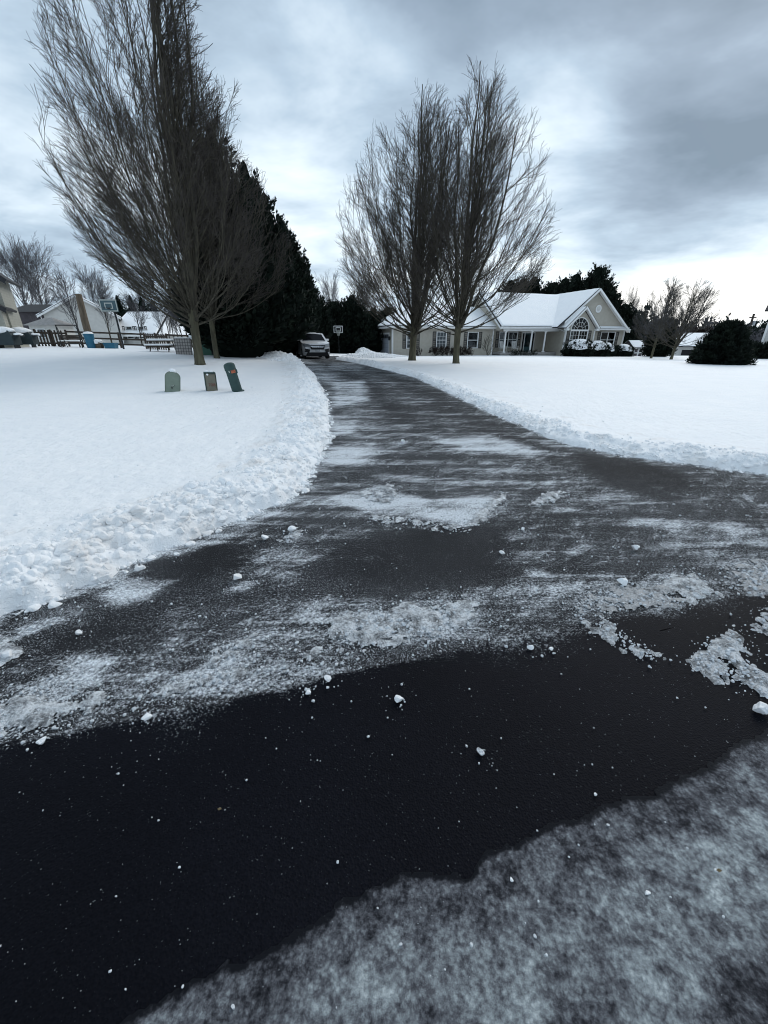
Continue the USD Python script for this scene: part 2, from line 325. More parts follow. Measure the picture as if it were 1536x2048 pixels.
M['needles'] = leafmat('evergreen_needles', (0.006, 0.009, 0.008), (0.013, 0.020, 0.014), (0.028, 0.037, 0.023))
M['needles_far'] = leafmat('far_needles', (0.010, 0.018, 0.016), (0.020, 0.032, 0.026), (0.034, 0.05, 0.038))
M['brush'] = leafmat('brown_shrub', (0.012, 0.009, 0.008), (0.028, 0.02, 0.016), (0.05, 0.036, 0.03))
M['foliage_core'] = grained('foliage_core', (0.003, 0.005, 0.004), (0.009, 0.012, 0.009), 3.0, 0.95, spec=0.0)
M['siding'] = grained('beige_siding', (0.36, 0.335, 0.285), (0.42, 0.39, 0.335), 3.0, 0.6, 0.002, 20.0, 0.3)
M['siding_tan'] = grained('tan_siding', (0.29, 0.285, 0.245), (0.345, 0.34, 0.29), 3.0, 0.6, 0.002, 20.0, 0.3)
M['siding_white'] = grained('white_siding', (0.50, 0.49, 0.46), (0.58, 0.57, 0.54), 3.0, 0.6, spec=0.3)
M['trim'] = grained('white_trim', (0.66, 0.66, 0.65), (0.76, 0.76, 0.75), 3.0, 0.45)
M['shutter'] = grained('black_shutter', (0.008, 0.009, 0.012), (0.016, 0.017, 0.021), 6.0, 0.5)
M['shingle'] = grained('roof_shingle', (0.02, 0.02, 0.022), (0.05, 0.05, 0.052), 8.0, 0.85)
M['garage_door'] = grained('grey_garage_door', (0.33, 0.36, 0.41), (0.38, 0.41, 0.46), 2.0, 0.5)
M['dark'] = grained('dark_interior', (0.006, 0.006, 0.008), (0.012, 0.012, 0.014), 3.0, 0.8)
M['curtain'] = grained('pale_curtain', (0.34, 0.35, 0.35), (0.52, 0.53, 0.52), 5.0, 0.9, stretch=(6, 6, 0.3))
M['concrete'] = grained('concrete', (0.22, 0.21, 0.2), (0.32, 0.31, 0.3), 4.0, 0.85)
M['door_teal'] = grained('teal_door', (0.03, 0.075, 0.085), (0.04, 0.09, 0.10), 3.0, 0.45)
M['wood'] = grained('weathered_wood', (0.030, 0.025, 0.021), (0.085, 0.068, 0.056), 5.0, 0.85, 0.004, 40.0, 0.2, (3, 3, 0.4))
M['pole_wood'] = grained('pole_wood', (0.075, 0.058, 0.042), (0.17, 0.135, 0.10), 5.0, 0.85, 0.008, 30.0, 0.2, (3, 3, 0.25))
M['brown_wall'] = grained('brown_wall', (0.035, 0.03, 0.034), (0.07, 0.06, 0.065), 2.0, 0.85)
M['metal_dark'] = grained('dark_metal', (0.012, 0.014, 0.016), (0.03, 0.034, 0.036), 5.0, 0.5, metallic=0.2)
M['plastic_blue'] = grained('blue_plastic', (0.012, 0.09, 0.16), (0.02, 0.13, 0.21), 4.0, 0.5)
M['plastic_navy'] = grained('navy_plastic', (0.008, 0.012, 0.09), (0.012, 0.02, 0.14), 4.0, 0.5)
M['plastic_green'] = grained('green_plastic', (0.014, 0.075, 0.05), (0.03, 0.12, 0.08), 3.0, 0.5)
M['ped_green'] = grained('grey_green_paint', (0.13, 0.165, 0.13), (0.17, 0.205, 0.165), 7.0, 0.55, 0.002, 30.0)
M['ped_olive'] = grained('olive_paint', (0.12, 0.113, 0.085), (0.165, 0.155, 0.118), 7.0, 0.6, 0.002, 30.0)
M['ped_dark'] = grained('dark_green_plastic', (0.012, 0.035, 0.033), (0.024, 0.055, 0.05), 7.0, 0.5, 0.002, 30.0)
M['orange'] = grained('orange_sticker', (0.30, 0.07, 0.03), (0.48, 0.13, 0.06), 30.0, 0.6)
M['red_ink'] = grained('red_ink', (0.12, 0.04, 0.03), (0.17, 0.06, 0.045), 20.0, 0.6)
M['ink'] = grained('black_ink', (0.01, 0.01, 0.01), (0.02, 0.02, 0.02), 8.0, 0.6)
M['ivory'] = grained('ivory_print', (0.42, 0.44, 0.4), (0.5, 0.52, 0.48), 8.0, 0.6)
M['car_white'] = grained('white_car_paint', (0.66, 0.66, 0.67), (0.72, 0.72, 0.73), 3.0, 0.3, coat=0.6)
M['tyre'] = grained('tyre_rubber', (0.008, 0.008, 0.009), (0.018, 0.018, 0.018), 12.0, 0.8)
M['chrome'] = grained('chrome', (0.45, 0.46, 0.48), (0.6, 0.61, 0.63), 8.0, 0.2, metallic=0.9)
M['steel'] = grained('grey_steel', (0.25, 0.26, 0.27), (0.4, 0.41, 0.42), 8.0, 0.4, metallic=0.6)
M['plaid'] = grained('pale_panel', (0.27, 0.25, 0.235), (0.36, 0.335, 0.31), 4.0, 0.7)
M['plaid_line'] = grained('panel_bands', (0.055, 0.05, 0.052), (0.09, 0.085, 0.085), 6.0, 0.8)
M['grill'] = grained('grill_cover', (0.010, 0.020, 0.024), (0.022, 0.036, 0.04), 5.0, 0.7)
M['board_glass'] = grained('backboard_panel', (0.035, 0.075, 0.09), (0.055, 0.10, 0.115), 3.0, 0.35)
M['straw'] = grained('dead_leaf', (0.10, 0.07, 0.035), (0.2, 0.15, 0.08), 20.0, 0.9)
M['glass'] = mat('window_glass', {'fr': ('fresnel', {'IOR': 1.5}), 'ts': ('transparent_bsdf', {'color': (0.62, 0.66, 0.68)}), 'gl': ('glossy_bsdf', {'color': (0.9, 0.9, 0.9), 'roughness': 0.02}), 'mx': ('mix_closure', {})},
    [('fr.fac', 'mx.fac'), ('ts.BSDF', 'mx.closure1'), ('gl.BSDF', 'mx.closure2')], surface='mx.closure')
M['lamp_glass'] = mat('headlight_glass', {'p': ('principled_bsdf', {'base_color': (0.16, 0.17, 0.18), 'roughness': 0.12, 'coat_weight': 0.8})}, [])

# ------------------------------------------------------------------ terrain
def at(u, v, Y):
    """The world point at distance Y ahead that the photograph shows at pixel (u, v) of 1536x2048: used to survey the place."""
    a, b = (u - 768) / FPX, (1024 - v) / FPX
    t = Y / (CP + b * SP)
    return np.array([a * t, Y, EYE + t * (b * CP - SP)])

def ground(u, v, z=0.0):
    a, b = (u - 768) / FPX, (1024 - v) / FPX
    t = (z - EYE) / (b * CP - SP)
    return np.array([a * t, (CP + b * SP) * t])

CTRL = [(-5.1, 31, .38), (-8.1, 18.5, .66), (-9.2, 23, .68), (1.83, 27, .42), (4.2, 24.5, .33), (-6.4, 12.3, .08), (-5.3, 12.6, .10), (-4.5, 12.4, .12), (-23.9, 30, 1.1), (-16.9, 32, .92), (-18.7, 30, 1.0),
        (19.5, 24, .34), (29.5, 45, -.2), (26.8, 38, 0.0), (35, 60, -.42), (35.3, 40, .1), (-22.8, 27, 1.25), (-8.4, 30, .6), (-2, 38, .3), (-26, 38, 1.3), (-33, 50, 1.2), (62, 90, -1.1), (-5, 33, .36), (0.9, 47, .0), (12.9, 51, .0), (28, 54, -.1), (-.5, 54, .1), (10, 60, 0), (30, 64, -.3),
        (0, 0, 0), (0, 3, 0), (3, 3, 0), (-3, 3, 0), (5, 5, 0), (0, 6, 0), (3, 7, .02), (-1.5, 8, .02), (6, 1, 0), (-6, 1, 0), (0, -6, 0), (-8, -6, 0), (8, -6, 0), (-6, 6, .05), (-12, 8, .15), (-14, 14, .5), (12, 6, .0), (14, 12, .1), (10, 16, .22), (0, 11, .08), (0, 17, .26), (-3, 21, .33), (-20, 20, .85), (-24, 10, .45), (24, 12, .1),
        (-70, 60, 1.0), (-60, 90, .6), (0, 90, -.4), (100, 90, -1.3), (-120, 30, 1.0), (120, 30, -.3), (-120, -40, 0), (120, -40, 0), (0, 160, -.8), (-150, 160, 0), (150, 160, -1.2)]
CTRL = np.array(CTRL, float)
_rbf = RBFInterpolator(CTRL[:, :2], CTRL[:, 2], kernel='linear', smoothing=0.8)
_gx = np.concatenate([np.arange(-160, -40, 8.0), np.arange(-40, 60, 1.0), np.arange(60, 161, 8.0)]); _gy = np.concatenate([np.arange(-40, -8, 8.0), np.arange(-8, 70, 1.0), np.arange(70, 171, 10.0)])
_zz = _rbf(np.stack(np.meshgrid(_gx, _gy, indexing='ij'), -1).reshape(-1, 2)).reshape(len(_gx), len(_gy))
from scipy.ndimage import gaussian_filter
_zz = gaussian_filter(_zz, 1.3)
_terr = RegularGridInterpolator((_gx, _gy), _zz, bounds_error=False, fill_value=None, method='linear')
def Z(x, y):
    x, y = np.asarray(x, float), np.asarray(y, float)
    return _terr(np.stack([np.clip(x, -159, 155), np.clip(y, -39, 155)], -1))
def zz(x, y):
    return float(Z(np.array([x]), np.array([y]))[0])

# the paved area: the road and the driveway (its outline on the ground)
PAVED = np.array([(-9.0, -6.0), (-4.6, -1.2), (-3.05, 1.2), (-2.52, 2.11), (-2.32, 2.28), (-2.12, 2.5), (-1.96, 2.88), (-1.55, 3.45), (-1.14, 4.0), (-1.05, 4.7), (-1.06, 6.4), (-1.33, 9.2), (-1.75, 11.6), (-2.6, 15.5), (-4.3, 22.0), (-5.9, 26.3), (-6.9, 28.3), (-10.5, 29.3), (-10.5, 34.0), (-6.0, 36.5),
                  (0.0, 49.0), (-2.2, 56.0), (-0.2, 57.0), (2.4, 48.0), (-1.2, 42.5), (-2.6, 36.5), (-3.5, 31.0), (-2.7, 28.2), (-0.4, 22.0), (1.35, 17.0), (2.0, 13.3), (2.45, 10.4), (2.84, 8.15), (3.12, 6.69), (3.7, 5.87), (4.46, 5.34), (5.05, 4.93), (6.6, 4.1), (9.5, 2.9), (14, 1.5), (14, -6)])

def paved_distance(x, y):
    """Signed distance to the paved outline: positive outside."""
    sh = x.shape
    x, y = x.ravel(), y.ravel()
    best = np.full(len(x), 1e9); inside = np.zeros(len(x), bool)
    n = len(PAVED)
    for i in range(n):
        ax, ay = PAVED[i]; bx_, by_ = PAVED[(i + 1) % n]
        dx, dy = bx_ - ax, by_ - ay
        t = np.clip(((x - ax) * dx + (y - ay) * dy) / (dx * dx + dy * dy), 0, 1)
        best = np.minimum(best, (x - ax - t * dx) ** 2 + (y - ay - t * dy) ** 2)
        inside ^= ((ay > y) != (by_ > y)) & (x < dx * (y - ay) / (by_ - ay + 1e-15) + ax)
    d = np.sqrt(best)
    return np.where(inside, -d, d).reshape(sh)

def lines(*spans):
    """Increasing coordinates from (start, end, step) spans."""
    out = []
    for a, b, s in spans:
        out += list(np.arange(a, b - s * 0.3, s))
    out.append(spans[-1][1])
    return np.array(out)

def growing(a, b, base, rate):
    out = [a]
    while out[-1] < b:
        out.append(out[-1] + max(base, rate * out[-1]))
    return np.array(out)

def grid_faces(nx, ny):
    i = np.arange(nx * ny).reshape(nx, ny)
    a, b, c, d = i[:-1, :-1].ravel(), i[1:, :-1].ravel(), i[1:, 1:].ravel(), i[:-1, 1:].ravel()
    return np.concatenate([np.stack([a, b, c], 1), np.stack([a, c, d], 1)])

def compact(V, F, *attrs):
    used = np.zeros(len(V), bool); used[F.ravel()] = True
    new = np.cumsum(used) - 1
    return (V[used], new[F]) + tuple(a[used] for a in attrs)

M['car_glass'] = mat('car_glass', {'p': ('principled_bsdf', {'base_color': (0.004, 0.004, 0.005), 'roughness': 0.12, 'specular_ior_level': 0.12})}, [])
M['far_wall'] = M['siding_white']
# ------------------------------------------------------------------ snow cover
rng = np.random.default_rng(5)
def edge_noise(x, y):
    return 0.30 * (fbm2(x, y, 1.6, octaves=3, seed=3) - 0.5) + 0.22 * (fbm2(x, y, 6.5, octaves=3, seed=9) - 0.5)

def cell_domes(x, y, size, seed, power=0.5):
    """Rounded lumps: height 0..1 of a dome around each of many jittered points."""
    ix, iy = np.floor(x / size).astype(np.int64), np.floor(y / size).astype(np.int64)
    best = np.full(len(x), 1e9); amp = np.zeros(len(x))
    for di in (-1, 0, 1):
        for dj in (-1, 0, 1):
            cx, cy = ix + di, iy + dj
            h = (cx * 374761393 + cy * 668265263 + seed * 144665) & 0xFFFFFFFF
            h = ((h ^ (h >> 13)) * 1274126177) & 0xFFFFFFFF
            h = h ^ (h >> 16)
            jx, jy, a = (h & 1023) / 1023.0, ((h >> 10) & 1023) / 1023.0, ((h >> 20) & 1023) / 1023.0
            d = np.hypot(x - (cx + jx) * size, y - (cy + jy) * size)
            k = d < best
            best = np.where(k, d, best); amp = np.where(k, 0.25 + 0.75 * a ** 1.3, amp)
    return np.sqrt(np.clip(1 - (best / (size * 0.8)) ** 2, 0, 1)) * amp

MOUNDS = [(-1.85, 37.5, 1.6, 0.55), (0.2, 38.5, 2.2, 0.2), (-7.4, 27.3, 1.7, 0.16), (-6.3, 26.6, 1.4, 0.14), (-3.2, 35.0, 1.2, 0.3), (-5.2, 23.8, 1.3, 0.2), (-1.0, 33.0, 1.8, 0.28)]
def snow_height(x, y, d, fine=True):
    z = Z(x, y)
    dd = d + edge_noise(x, y) * np.where(y < 14, 1.0, 1.4)
    field = 0.085 * smooth01((dd + 0.05) / 0.3)
    und = 0.07 * (fbm2(x, y, 0.22, octaves=3, seed=21) - 0.5) + 0.02 * (fbm2(x, y, 1.1, octaves=3, seed=31) - 0.5)
    crumb = 0.05 * (fbm2(x, y, 12.0, octaves=3, seed=41) - 0.5) * smooth01((16 - y) / 8)
    width = np.where(x < 0, 0.62, 0.40) * (0.8 + 0.5 * fbm2(x, y, 0.35, octaves=2, seed=51))
    side = np.where(x < 0, 0.62, 0.26)
    prof = np.exp(-((dd - 0.5 * width) / (0.62 * width)) ** 2) * (dd > -0.3)
    h = 0.13 * side * prof * (0.45 + 1.1 * fbm2(x, y, 0.9, octaves=3, seed=61))
    rub = np.zeros_like(x)
    near = (d > -0.5) & (d < 2.2) & (y < 34)
    if near.any():
        xn, yn = x[near], y[near]
        wob = 0.03 * np.stack([fbm2(xn, yn, 14, octaves=2, seed=70) - .5, fbm2(xn, yn, 14, octaves=2, seed=71) - .5])
        r_ = np.where(xn < 0, 1, .7) * (0.065 * cell_domes(xn + wob[0], yn + wob[1], 0.21, 1) + 0.05 * cell_domes(xn + wob[0], yn + wob[1], 0.105, 2) + 0.028 * cell_domes(xn, yn, 0.052, 3))
        fade = np.exp(-(np.clip(dd[near] - width[near] * 0.9, 0, 9) / 0.35) ** 2) * smooth01((dd[near] + 0.22) / 0.12)
        patch = smooth01((fbm2(xn, yn, 2.2, octaves=3, seed=77) - 0.25) / 0.3)
        rub[near] = r_ * fade * (0.35 + 0.65 * patch)
    z = z + field + (und + crumb) * smooth01(dd / 0.4) + h + rub
    for mx, my, mr, mh in MOUNDS:
        r2 = ((x - mx) ** 2 + (y - my) ** 2) / mr ** 2
        lump = np.exp(-r2 * 2.2)
        z = z + mh * lump * (0.55 + 0.6 * fbm2(x, y, 1.6, octaves=4, seed=81) + 0.35 * fbm2(x, y, 6.0, octaves=3, seed=82))
    # the slab ends at the pavement's edge
    return z - 0.16 * smooth01(-(dd + 0.03) / 0.12), dd

xs = np.concatenate([-growing(6.3, 420, 0.05, 0.03)[::-1], lines((-6.25, -0.7, 0.031), (-0.7, 1.2, 0.1), (1.2, 6.5, 0.045)), growing(6.6, 420, 0.07, 0.03)])
ys = np.concatenate([lines((-40, -4, 4.0), (-4, 1.4, 0.3)), growing(1.5, 480, 0.028, 0.0100)])
X, Y = np.meshgrid(xs, ys, indexing='ij')
D = paved_distance(X, Y)
mound_zone = np.zeros_like(X, bool)
HZ = np.empty_like(X); DD = np.empty_like(X)
hz, dd_ = snow_height(X.ravel(), Y.ravel(), D.ravel())
HZ[:] = hz.reshape(X.shape); DD[:] = dd_.reshape(X.shape)
for mx, my, mr, mh in MOUNDS:
    mound_zone |= ((X - mx) ** 2 + (Y - my) ** 2) < (mr * 1.05) ** 2
V = np.stack([X.ravel(), Y.ravel(), HZ.ravel()], 1)
Fs = grid_faces(*X.shape)
keep = ((DD.ravel() > -0.16) | mound_zone.ravel())[Fs].any(1)
V2, F2 = compact(V, Fs[keep])
bankish = (DD.ravel()[Fs[keep]].mean(1) < 1.15) & (V[Fs[keep]].mean(1)[:, 1] < 34)
Va, Fa = compact(V, Fs[keep][~bankish]); Vb, Fb = compact(V, Fs[keep][bankish])
structure('snow_field', trimesh.Trimesh(Va, Fa, process=False), M['snow'], smooth=True)
structure('snow_bank', trimesh.Trimesh(Vb, Fb, process=False), M['bank'], smooth=True)

# ------------------------------------------------------------------ pavement: patches traced on the ground
def wpoly(pts, z=0.0):
    return Polygon([tuple(ground(u, v, z)) for u, v in pts]).buffer(0)

FILM = [  # outline in the photograph, strength
    ([(190, 1195), (240, 1158), (345, 1163), (300, 1203), (215, 1220)], 0.95), ([(432, 1192), (470, 1160), (522, 1160), (500, 1187)], 0.9),
    ([(0, 1370), (90, 1345), (170, 1305), (270, 1296), (205, 1370), (100, 1430), (0, 1475)], 0.8), ([(395, 1335), (420, 1290), (525, 1262), (505, 1302), (440, 1345)], 0.85),
    ([(640, 1260), (700, 1228), (760, 1215), (940, 1205), (965, 1240), (880, 1280), (760, 1292), (680, 1302)], 0.75),
    ([(0, 1205), (200, 1195), (190, 1255), (0, 1290)], 0.62), ([(560, 1085), (585, 1058), (610, 1060), (590, 1090)], 0.8),
    ([(640, 992), (760, 968), (870, 1000), (1000, 978), (1015, 1000), (940, 1062), (850, 1042), (740, 1034)], 0.85),
    ([(1030, 1130), (1100, 1128), (1125, 1162), (1050, 1162)], 0.65), ([(1140, 1205), (1230, 1168), (1330, 1178), (1375, 1222), (1250, 1212), (1160, 1232)], 0.8),
    ([(1330, 1162), (1390, 1148), (1425, 1192), (1380, 1204)], 0.9), ([(1440, 1050), (1536, 1055), (1580, 1110), (1430, 1082)], 0.75),
    ([(1385, 1003), (1440, 958), (1490, 952), (1432, 1003)], 0.8), ([(1470, 1132), (1580, 1105), (1580, 1195), (1480, 1192)], 0.8),
    ([(1040, 1020), (1085, 985), (1140, 978), (1120, 1010)], 0.7), ([(1150, 990), (1260, 975), (1250, 1000), (1160, 1010)], 0.66),
    ([(640, 895), (760, 880), (790, 905), (700, 935), (620, 945)], 0.85), ([(820, 870), (980, 870), (1110, 905), (1090, 925), (900, 900)], 0.78), ([(640, 845), (740, 840), (720, 870), (645, 880)], 0.8),
    ([(655, 770), (735, 765), (745, 800), (650, 815)], 0.7), ([(660, 735), (750, 735), (720, 752), (640, 752)], 0.5), ([(300, 1110), (450, 1050), (560, 1010), (600, 1010), (480, 1075), (330, 1130)], 0.62),
    ([(480, 1110), (560, 1090), (700, 1075), (740, 1100), (600, 1140), (500, 1150)], 0.45), ([(540, 985), (620, 950), (660, 975), (600, 1010)], 0.66), ([(100, 1250), (300, 1215), (560, 1180), (640, 1210), (400, 1270), (200, 1300)], 0.45)]
DARK = [[(690, 1085), (900, 1045), (1010, 1060), (1010, 1150), (760, 1180), (640, 1150)], [(330, 1140), (420, 1090), (500, 1090), (480, 1130), (380, 1165)], [(20, 1330), (150, 1260), (280, 1240), (300, 1270), (140, 1310)], [(1150, 905), (1300, 930), (1400, 965), (1330, 1000), (1200, 965)]]
def soft_mask(x, y, poly, soft):
    g = shapely.points(x, y)
    minx, miny, maxx, maxy = poly.bounds
    out = np.zeros(len(x))
    k = (x > minx - 3 * soft) & (x < maxx + 3 * soft) & (y > miny - 3 * soft) & (y < maxy + 3 * soft)
    if k.any():
        dist = shapely.distance(g[k], poly.boundary); ins = shapely.contains(poly, g[k])
        out[k] = smooth01(0.5 + np.where(ins, dist, -dist) / (2 * soft))
    return out

RA, RB = np.array([-1.68, 1.16]), np.array([1.2, 1.98])
rd = (RB - RA) / np.linalg.norm(RB - RA); rn = np.array([rd[1], -rd[0]])      # rn points back towards the camera
def film_value(x, y):
    # thin plowed-over film everywhere on the driveway, ribbed across it from about six metres on
    f = 0.43 + 0.34 * (fbm2(x, y, 0.7, octaves=4, seed=5) - 0.5)
    # worn wheel tracks: nearly bare
    cx = np.interp(y, [0, 4, 6.5, 9, 12, 16, 22, 30], [0.5, 0.8, 0.95, 0.6, 0.15, -0.75, -2.35, -5.0])
    f = f + 0.16 * smooth01((y - 4.5) / 3) * np.exp(-((x - cx + 1.25) / 0.55) ** 2) - 0.14 * smooth01((y - 4.5) / 3) * np.exp(-((x - cx - 1.35) / 0.5) ** 2) - 0.10 * smooth01((y - 6) / 3) * np.exp(-((x - cx + 0.25) / 0.4) ** 2)
    for pts, s in FILM:
        p = wpoly(pts, 0.0 if min(v for _, v in pts) > 830 else 0.12)
        soft = 0.16 if p.centroid.y < 4 else 0.4
        m = soft_mask(x, y, p, soft)
        if m.any():
            m = m * (0.52 + 0.9 * fbm2(x, y, 1.7, 5.5, octaves=4, seed=33))
        f = np.maximum(f, m * (s + .05))
    for pts in DARK:
        f = f - 0.30 * soft_mask(x, y, wpoly(pts), 0.2)
    rl = (x - RA[0]) * rn[0] + (y - RA[1]) * rn[1]
    f = f + 0.12 * np.exp(-((rl + .12) / .22) ** 2) * smooth01((0.9 - x) / .6)
    d = paved_distance(x, y)
    f = np.maximum(f, 0.75 * smooth01(1 + (d + 0.05) / 0.35))
    return f

gxs = lines((-11, -3.2, 0.25), (-3.2, 4.5, 0.03), (4.5, 8.0, 0.08), (8, 14, 0.5)); gys = growing(0.7, 57, 0.022, 0.0075)
X, Y = np.meshgrid(gxs, gys, indexing='ij')
x, y = X.ravel(), Y.ravel()
d = paved_distance(x, y)
V = np.stack([x, y, Z(x, y) + 0.004 * (fbm2(x, y, 3.0, octaves=3, seed=90) - .5)], 1)
Fs = grid_faces(*X.shape)
keep = (d < 0.9)[Fs].any(1)
film = film_value(x, y)
V, Fs, film_c = compact(V, Fs[keep], film)
structure('driveway', trimesh.Trimesh(V, Fs, process=False), M['driveway'], smooth=True, primvars={'film': film_c})

# the fresher black road surface in front, its edge running from lower left to right
us = lines((-9, -2.4, 0.3), (-2.4, 5.0, 0.022), (5, 13, 0.4)); vs = lines((0, 2.2, 0.022), (2.2, 9, 0.4))
U, W = np.meshgrid(us, vs, indexing='ij')
wob = 0.14 * (fbm2(U.ravel(), 0 * U.ravel(), 1.6, octaves=6, seed=14) - .5)
P2 = RA + U.ravel()[:, None] * rd + (W.ravel() + np.where(W.ravel() < 0.2, wob, 0))[:, None] * rn
x, y = P2.T
V = np.stack([x, y, Z(x, y) + 0.006 + 0.004 * (fbm2(x, y, 3.0, octaves=3, seed=90) - .5) - 0.02 * (W.ravel() < 0.001)], 1)
spot = fbm2(x, y, 5.0, octaves=4, seed=15)
rfilm = -0.30 + 0.25 * smooth01((spot - 0.62) / 0.2) + np.clip(0.85 * np.exp(-(W.ravel() / (0.05 + 0.16 * smooth01((fbm2(x, y, 2.2, octaves=3, seed=16) - .4) / .3))) ** 2), 0, .8)
Fr = grid_faces(*U.shape)[:, ::-1]
structure('road', trimesh.Trimesh(V, Fr, process=False), M['road'], smooth=True, primvars={'film': rfilm})

def height_sheet(name, x0, x1, y0, y1, step, hfun, material, kind, attr=None):
    X, Y = np.meshgrid(np.arange(x0, x1, step), np.arange(y0, y1, step), indexing='ij')
    x, y = X.ravel(), Y.ravel()
    h, extra = hfun(x, y)
    F = grid_faces(*X.shape)
    keep = (h > 0)[F].any(1)
    V = np.stack([x, y, Z(x, y) + 0.010 + np.maximum(h, -0.008)], 1)
    names = list(extra)
    out = compact(V, F[keep], *[extra[k] for k in names])
    return structure(name, trimesh.Trimesh(out[0], out[1], process=False), material, smooth=True, primvars=dict(zip(names, out[2:])), kind=kind)

# grey packed ice at the lower right
ICE = wpoly([(150, 2120), (245, 2046), (480, 1935), (690, 1803), (830, 1752), (905, 1750), (935, 1768), (965, 1722), (1100, 1662), (1250, 1600), (1400, 1545), (1470, 1500), (1560, 1440), (1800, 1330), (1900, 1700), (1700, 2100), (1200, 2300), (300, 2300)]).buffer(-.012).buffer(.03).buffer(-.018)
def ice_h(x, y):
    e = 0.09 * (fbm2(x, y, 8, octaves=6, seed=17) - 0.5) + 0.03 * (fbm2(x, y, 50, octaves=2, seed=37) - 0.5)
    g = shapely.points(x, y); dist = shapely.distance(g, ICE.boundary); dist = np.where(shapely.contains(ICE, g), dist, -dist) + e
    thick = 0.66 * smooth01(dist / 0.022) + 0.34 * smooth01(dist / 0.25)
    n = fbm2(x, y, 11, octaves=4, seed=18)
    return np.where(dist > 0,  0.005 * smooth01(dist / 0.22) + 0.006 * np.clip(n - .45, -.1, 1) * smooth01(dist / .10), np.maximum(dist * .25, -0.008)), {'thick': thick}
height_sheet('packed_ice', -1.0, 3.0, -0.2, 1.75, 0.009, ice_h, M['ice'], 'structure')

# slush left in patches and ridges on the driveway
SLUSH = [([(640, 1262), (700, 1230), (760, 1216), (870, 1205), (945, 1205), (960, 1238), (880, 1275), (760, 1292), (680, 1302)], 1.0, 0.0), ([(1140, 1207), (1230, 1168), (1330, 1178), (1375, 1222), (1250, 1214), (1160, 1234)], 0.85, 0.6),
         ([(1325, 1162), (1390, 1146), (1428, 1192), (1380, 1206)], 1.1, 0.0), ([(1165, 1243), (1210, 1245), (1260, 1276), (1315, 1312), (1280, 1316), (1190, 1272)], 1.0, 0.0), ([(1380, 1335), (1400, 1300), (1470, 1258), (1500, 1285), (1490, 1320), (1545, 1350), (1545, 1405), (1450, 1368)], 1.1, 0.0),
         ([(1470, 1132), (1580, 1105), (1580, 1200), (1480, 1192)], 0.9, 0.6), ([(-60, 1400), (60, 1395), (140, 1400), (200, 1385), (190, 1420), (110, 1440), (0, 1476), (-60, 1500)], 1.0, 0.0), ([(-40, 1290), (40, 1285), (45, 1320), (-40, 1340)], 0.9, 0.0),
         ([(930, 1056), (1000, 985), (1016, 990), (960, 1052)], 1.1, 0.0), ([(735, 1030), (850, 1040), (950, 1058), (930, 1066), (840, 1056), (740, 1042)], 0.75, 0.0), ([(720, 985), (780, 965), (800, 1000), (740, 1012)], 0.8, 0.0),
         ([(400, 1335), (420, 1300), (515, 1270), (500, 1300), (440, 1342)], 0.7, 0.0), ([(1060, 1010), (1090, 985), (1135, 985), (1115, 1008)], 0.7, 0), ([(1500, 1240), (1560, 1215), (1580, 1290), (1520, 1280)], 0.9, 0.0), ([(560, 1085), (583, 1060), (606, 1062), (590, 1088)], 0.8, 0), ([(280, 1390), (380, 1350), (560, 1320), (640, 1300), (640, 1330), (520, 1350), (380, 1375), (300, 1410)], 0.62, 0.0)]
SLUSH = [(wpoly(p), s, b) for p, s, b in SLUSH]
def slush_h(x, y):
    m = np.zeros(len(x)); br = np.zeros(len(x))
    for p, s, b in SLUSH:
        q = soft_mask(x, y, p, 0.07) * s
        br = np.where(q > m, b, br); m = np.maximum(m, q)
    n = fbm2(x, y, 13, octaves=4, seed=19)
    c = cell_domes(x, y, 0.045, 24) * 0.6 + cell_domes(x, y, 0.022, 25) * 0.4
    n2 = fbm2(x, y, 45, octaves=2, seed=29)
    k = m * 0.78 + (n - 0.5) * 2.3 + (c - 0.4) * 0.5
    return np.where(m > 0.02, np.minimum((k - 0.60) * 0.03, 0.006 + 0.020 * c + 0.022 * (n2 - .4)), -1), {'brown': br}
height_sheet('slush', -2.4, 3.6, 0.95, 4.8, 0.0125, slush_h, M['slush'], 'stuff')
# ------------------------------------------------------------------ bare pear trees
ENV_H = [0.0, 0.10, 0.16, 0.25, 0.36, 0.46, 0.60, 0.74, 0.86, 0.95, 1.0]
ENV_R = [0.0, 0.05, 0.42, 0.78, 0.97, 1.0, 0.93, 0.77, 0.56, 0.33, 0.10]

def unit(v):
    return v / (np.linalg.norm(v, axis=-1, keepdims=True) + 1e-12)

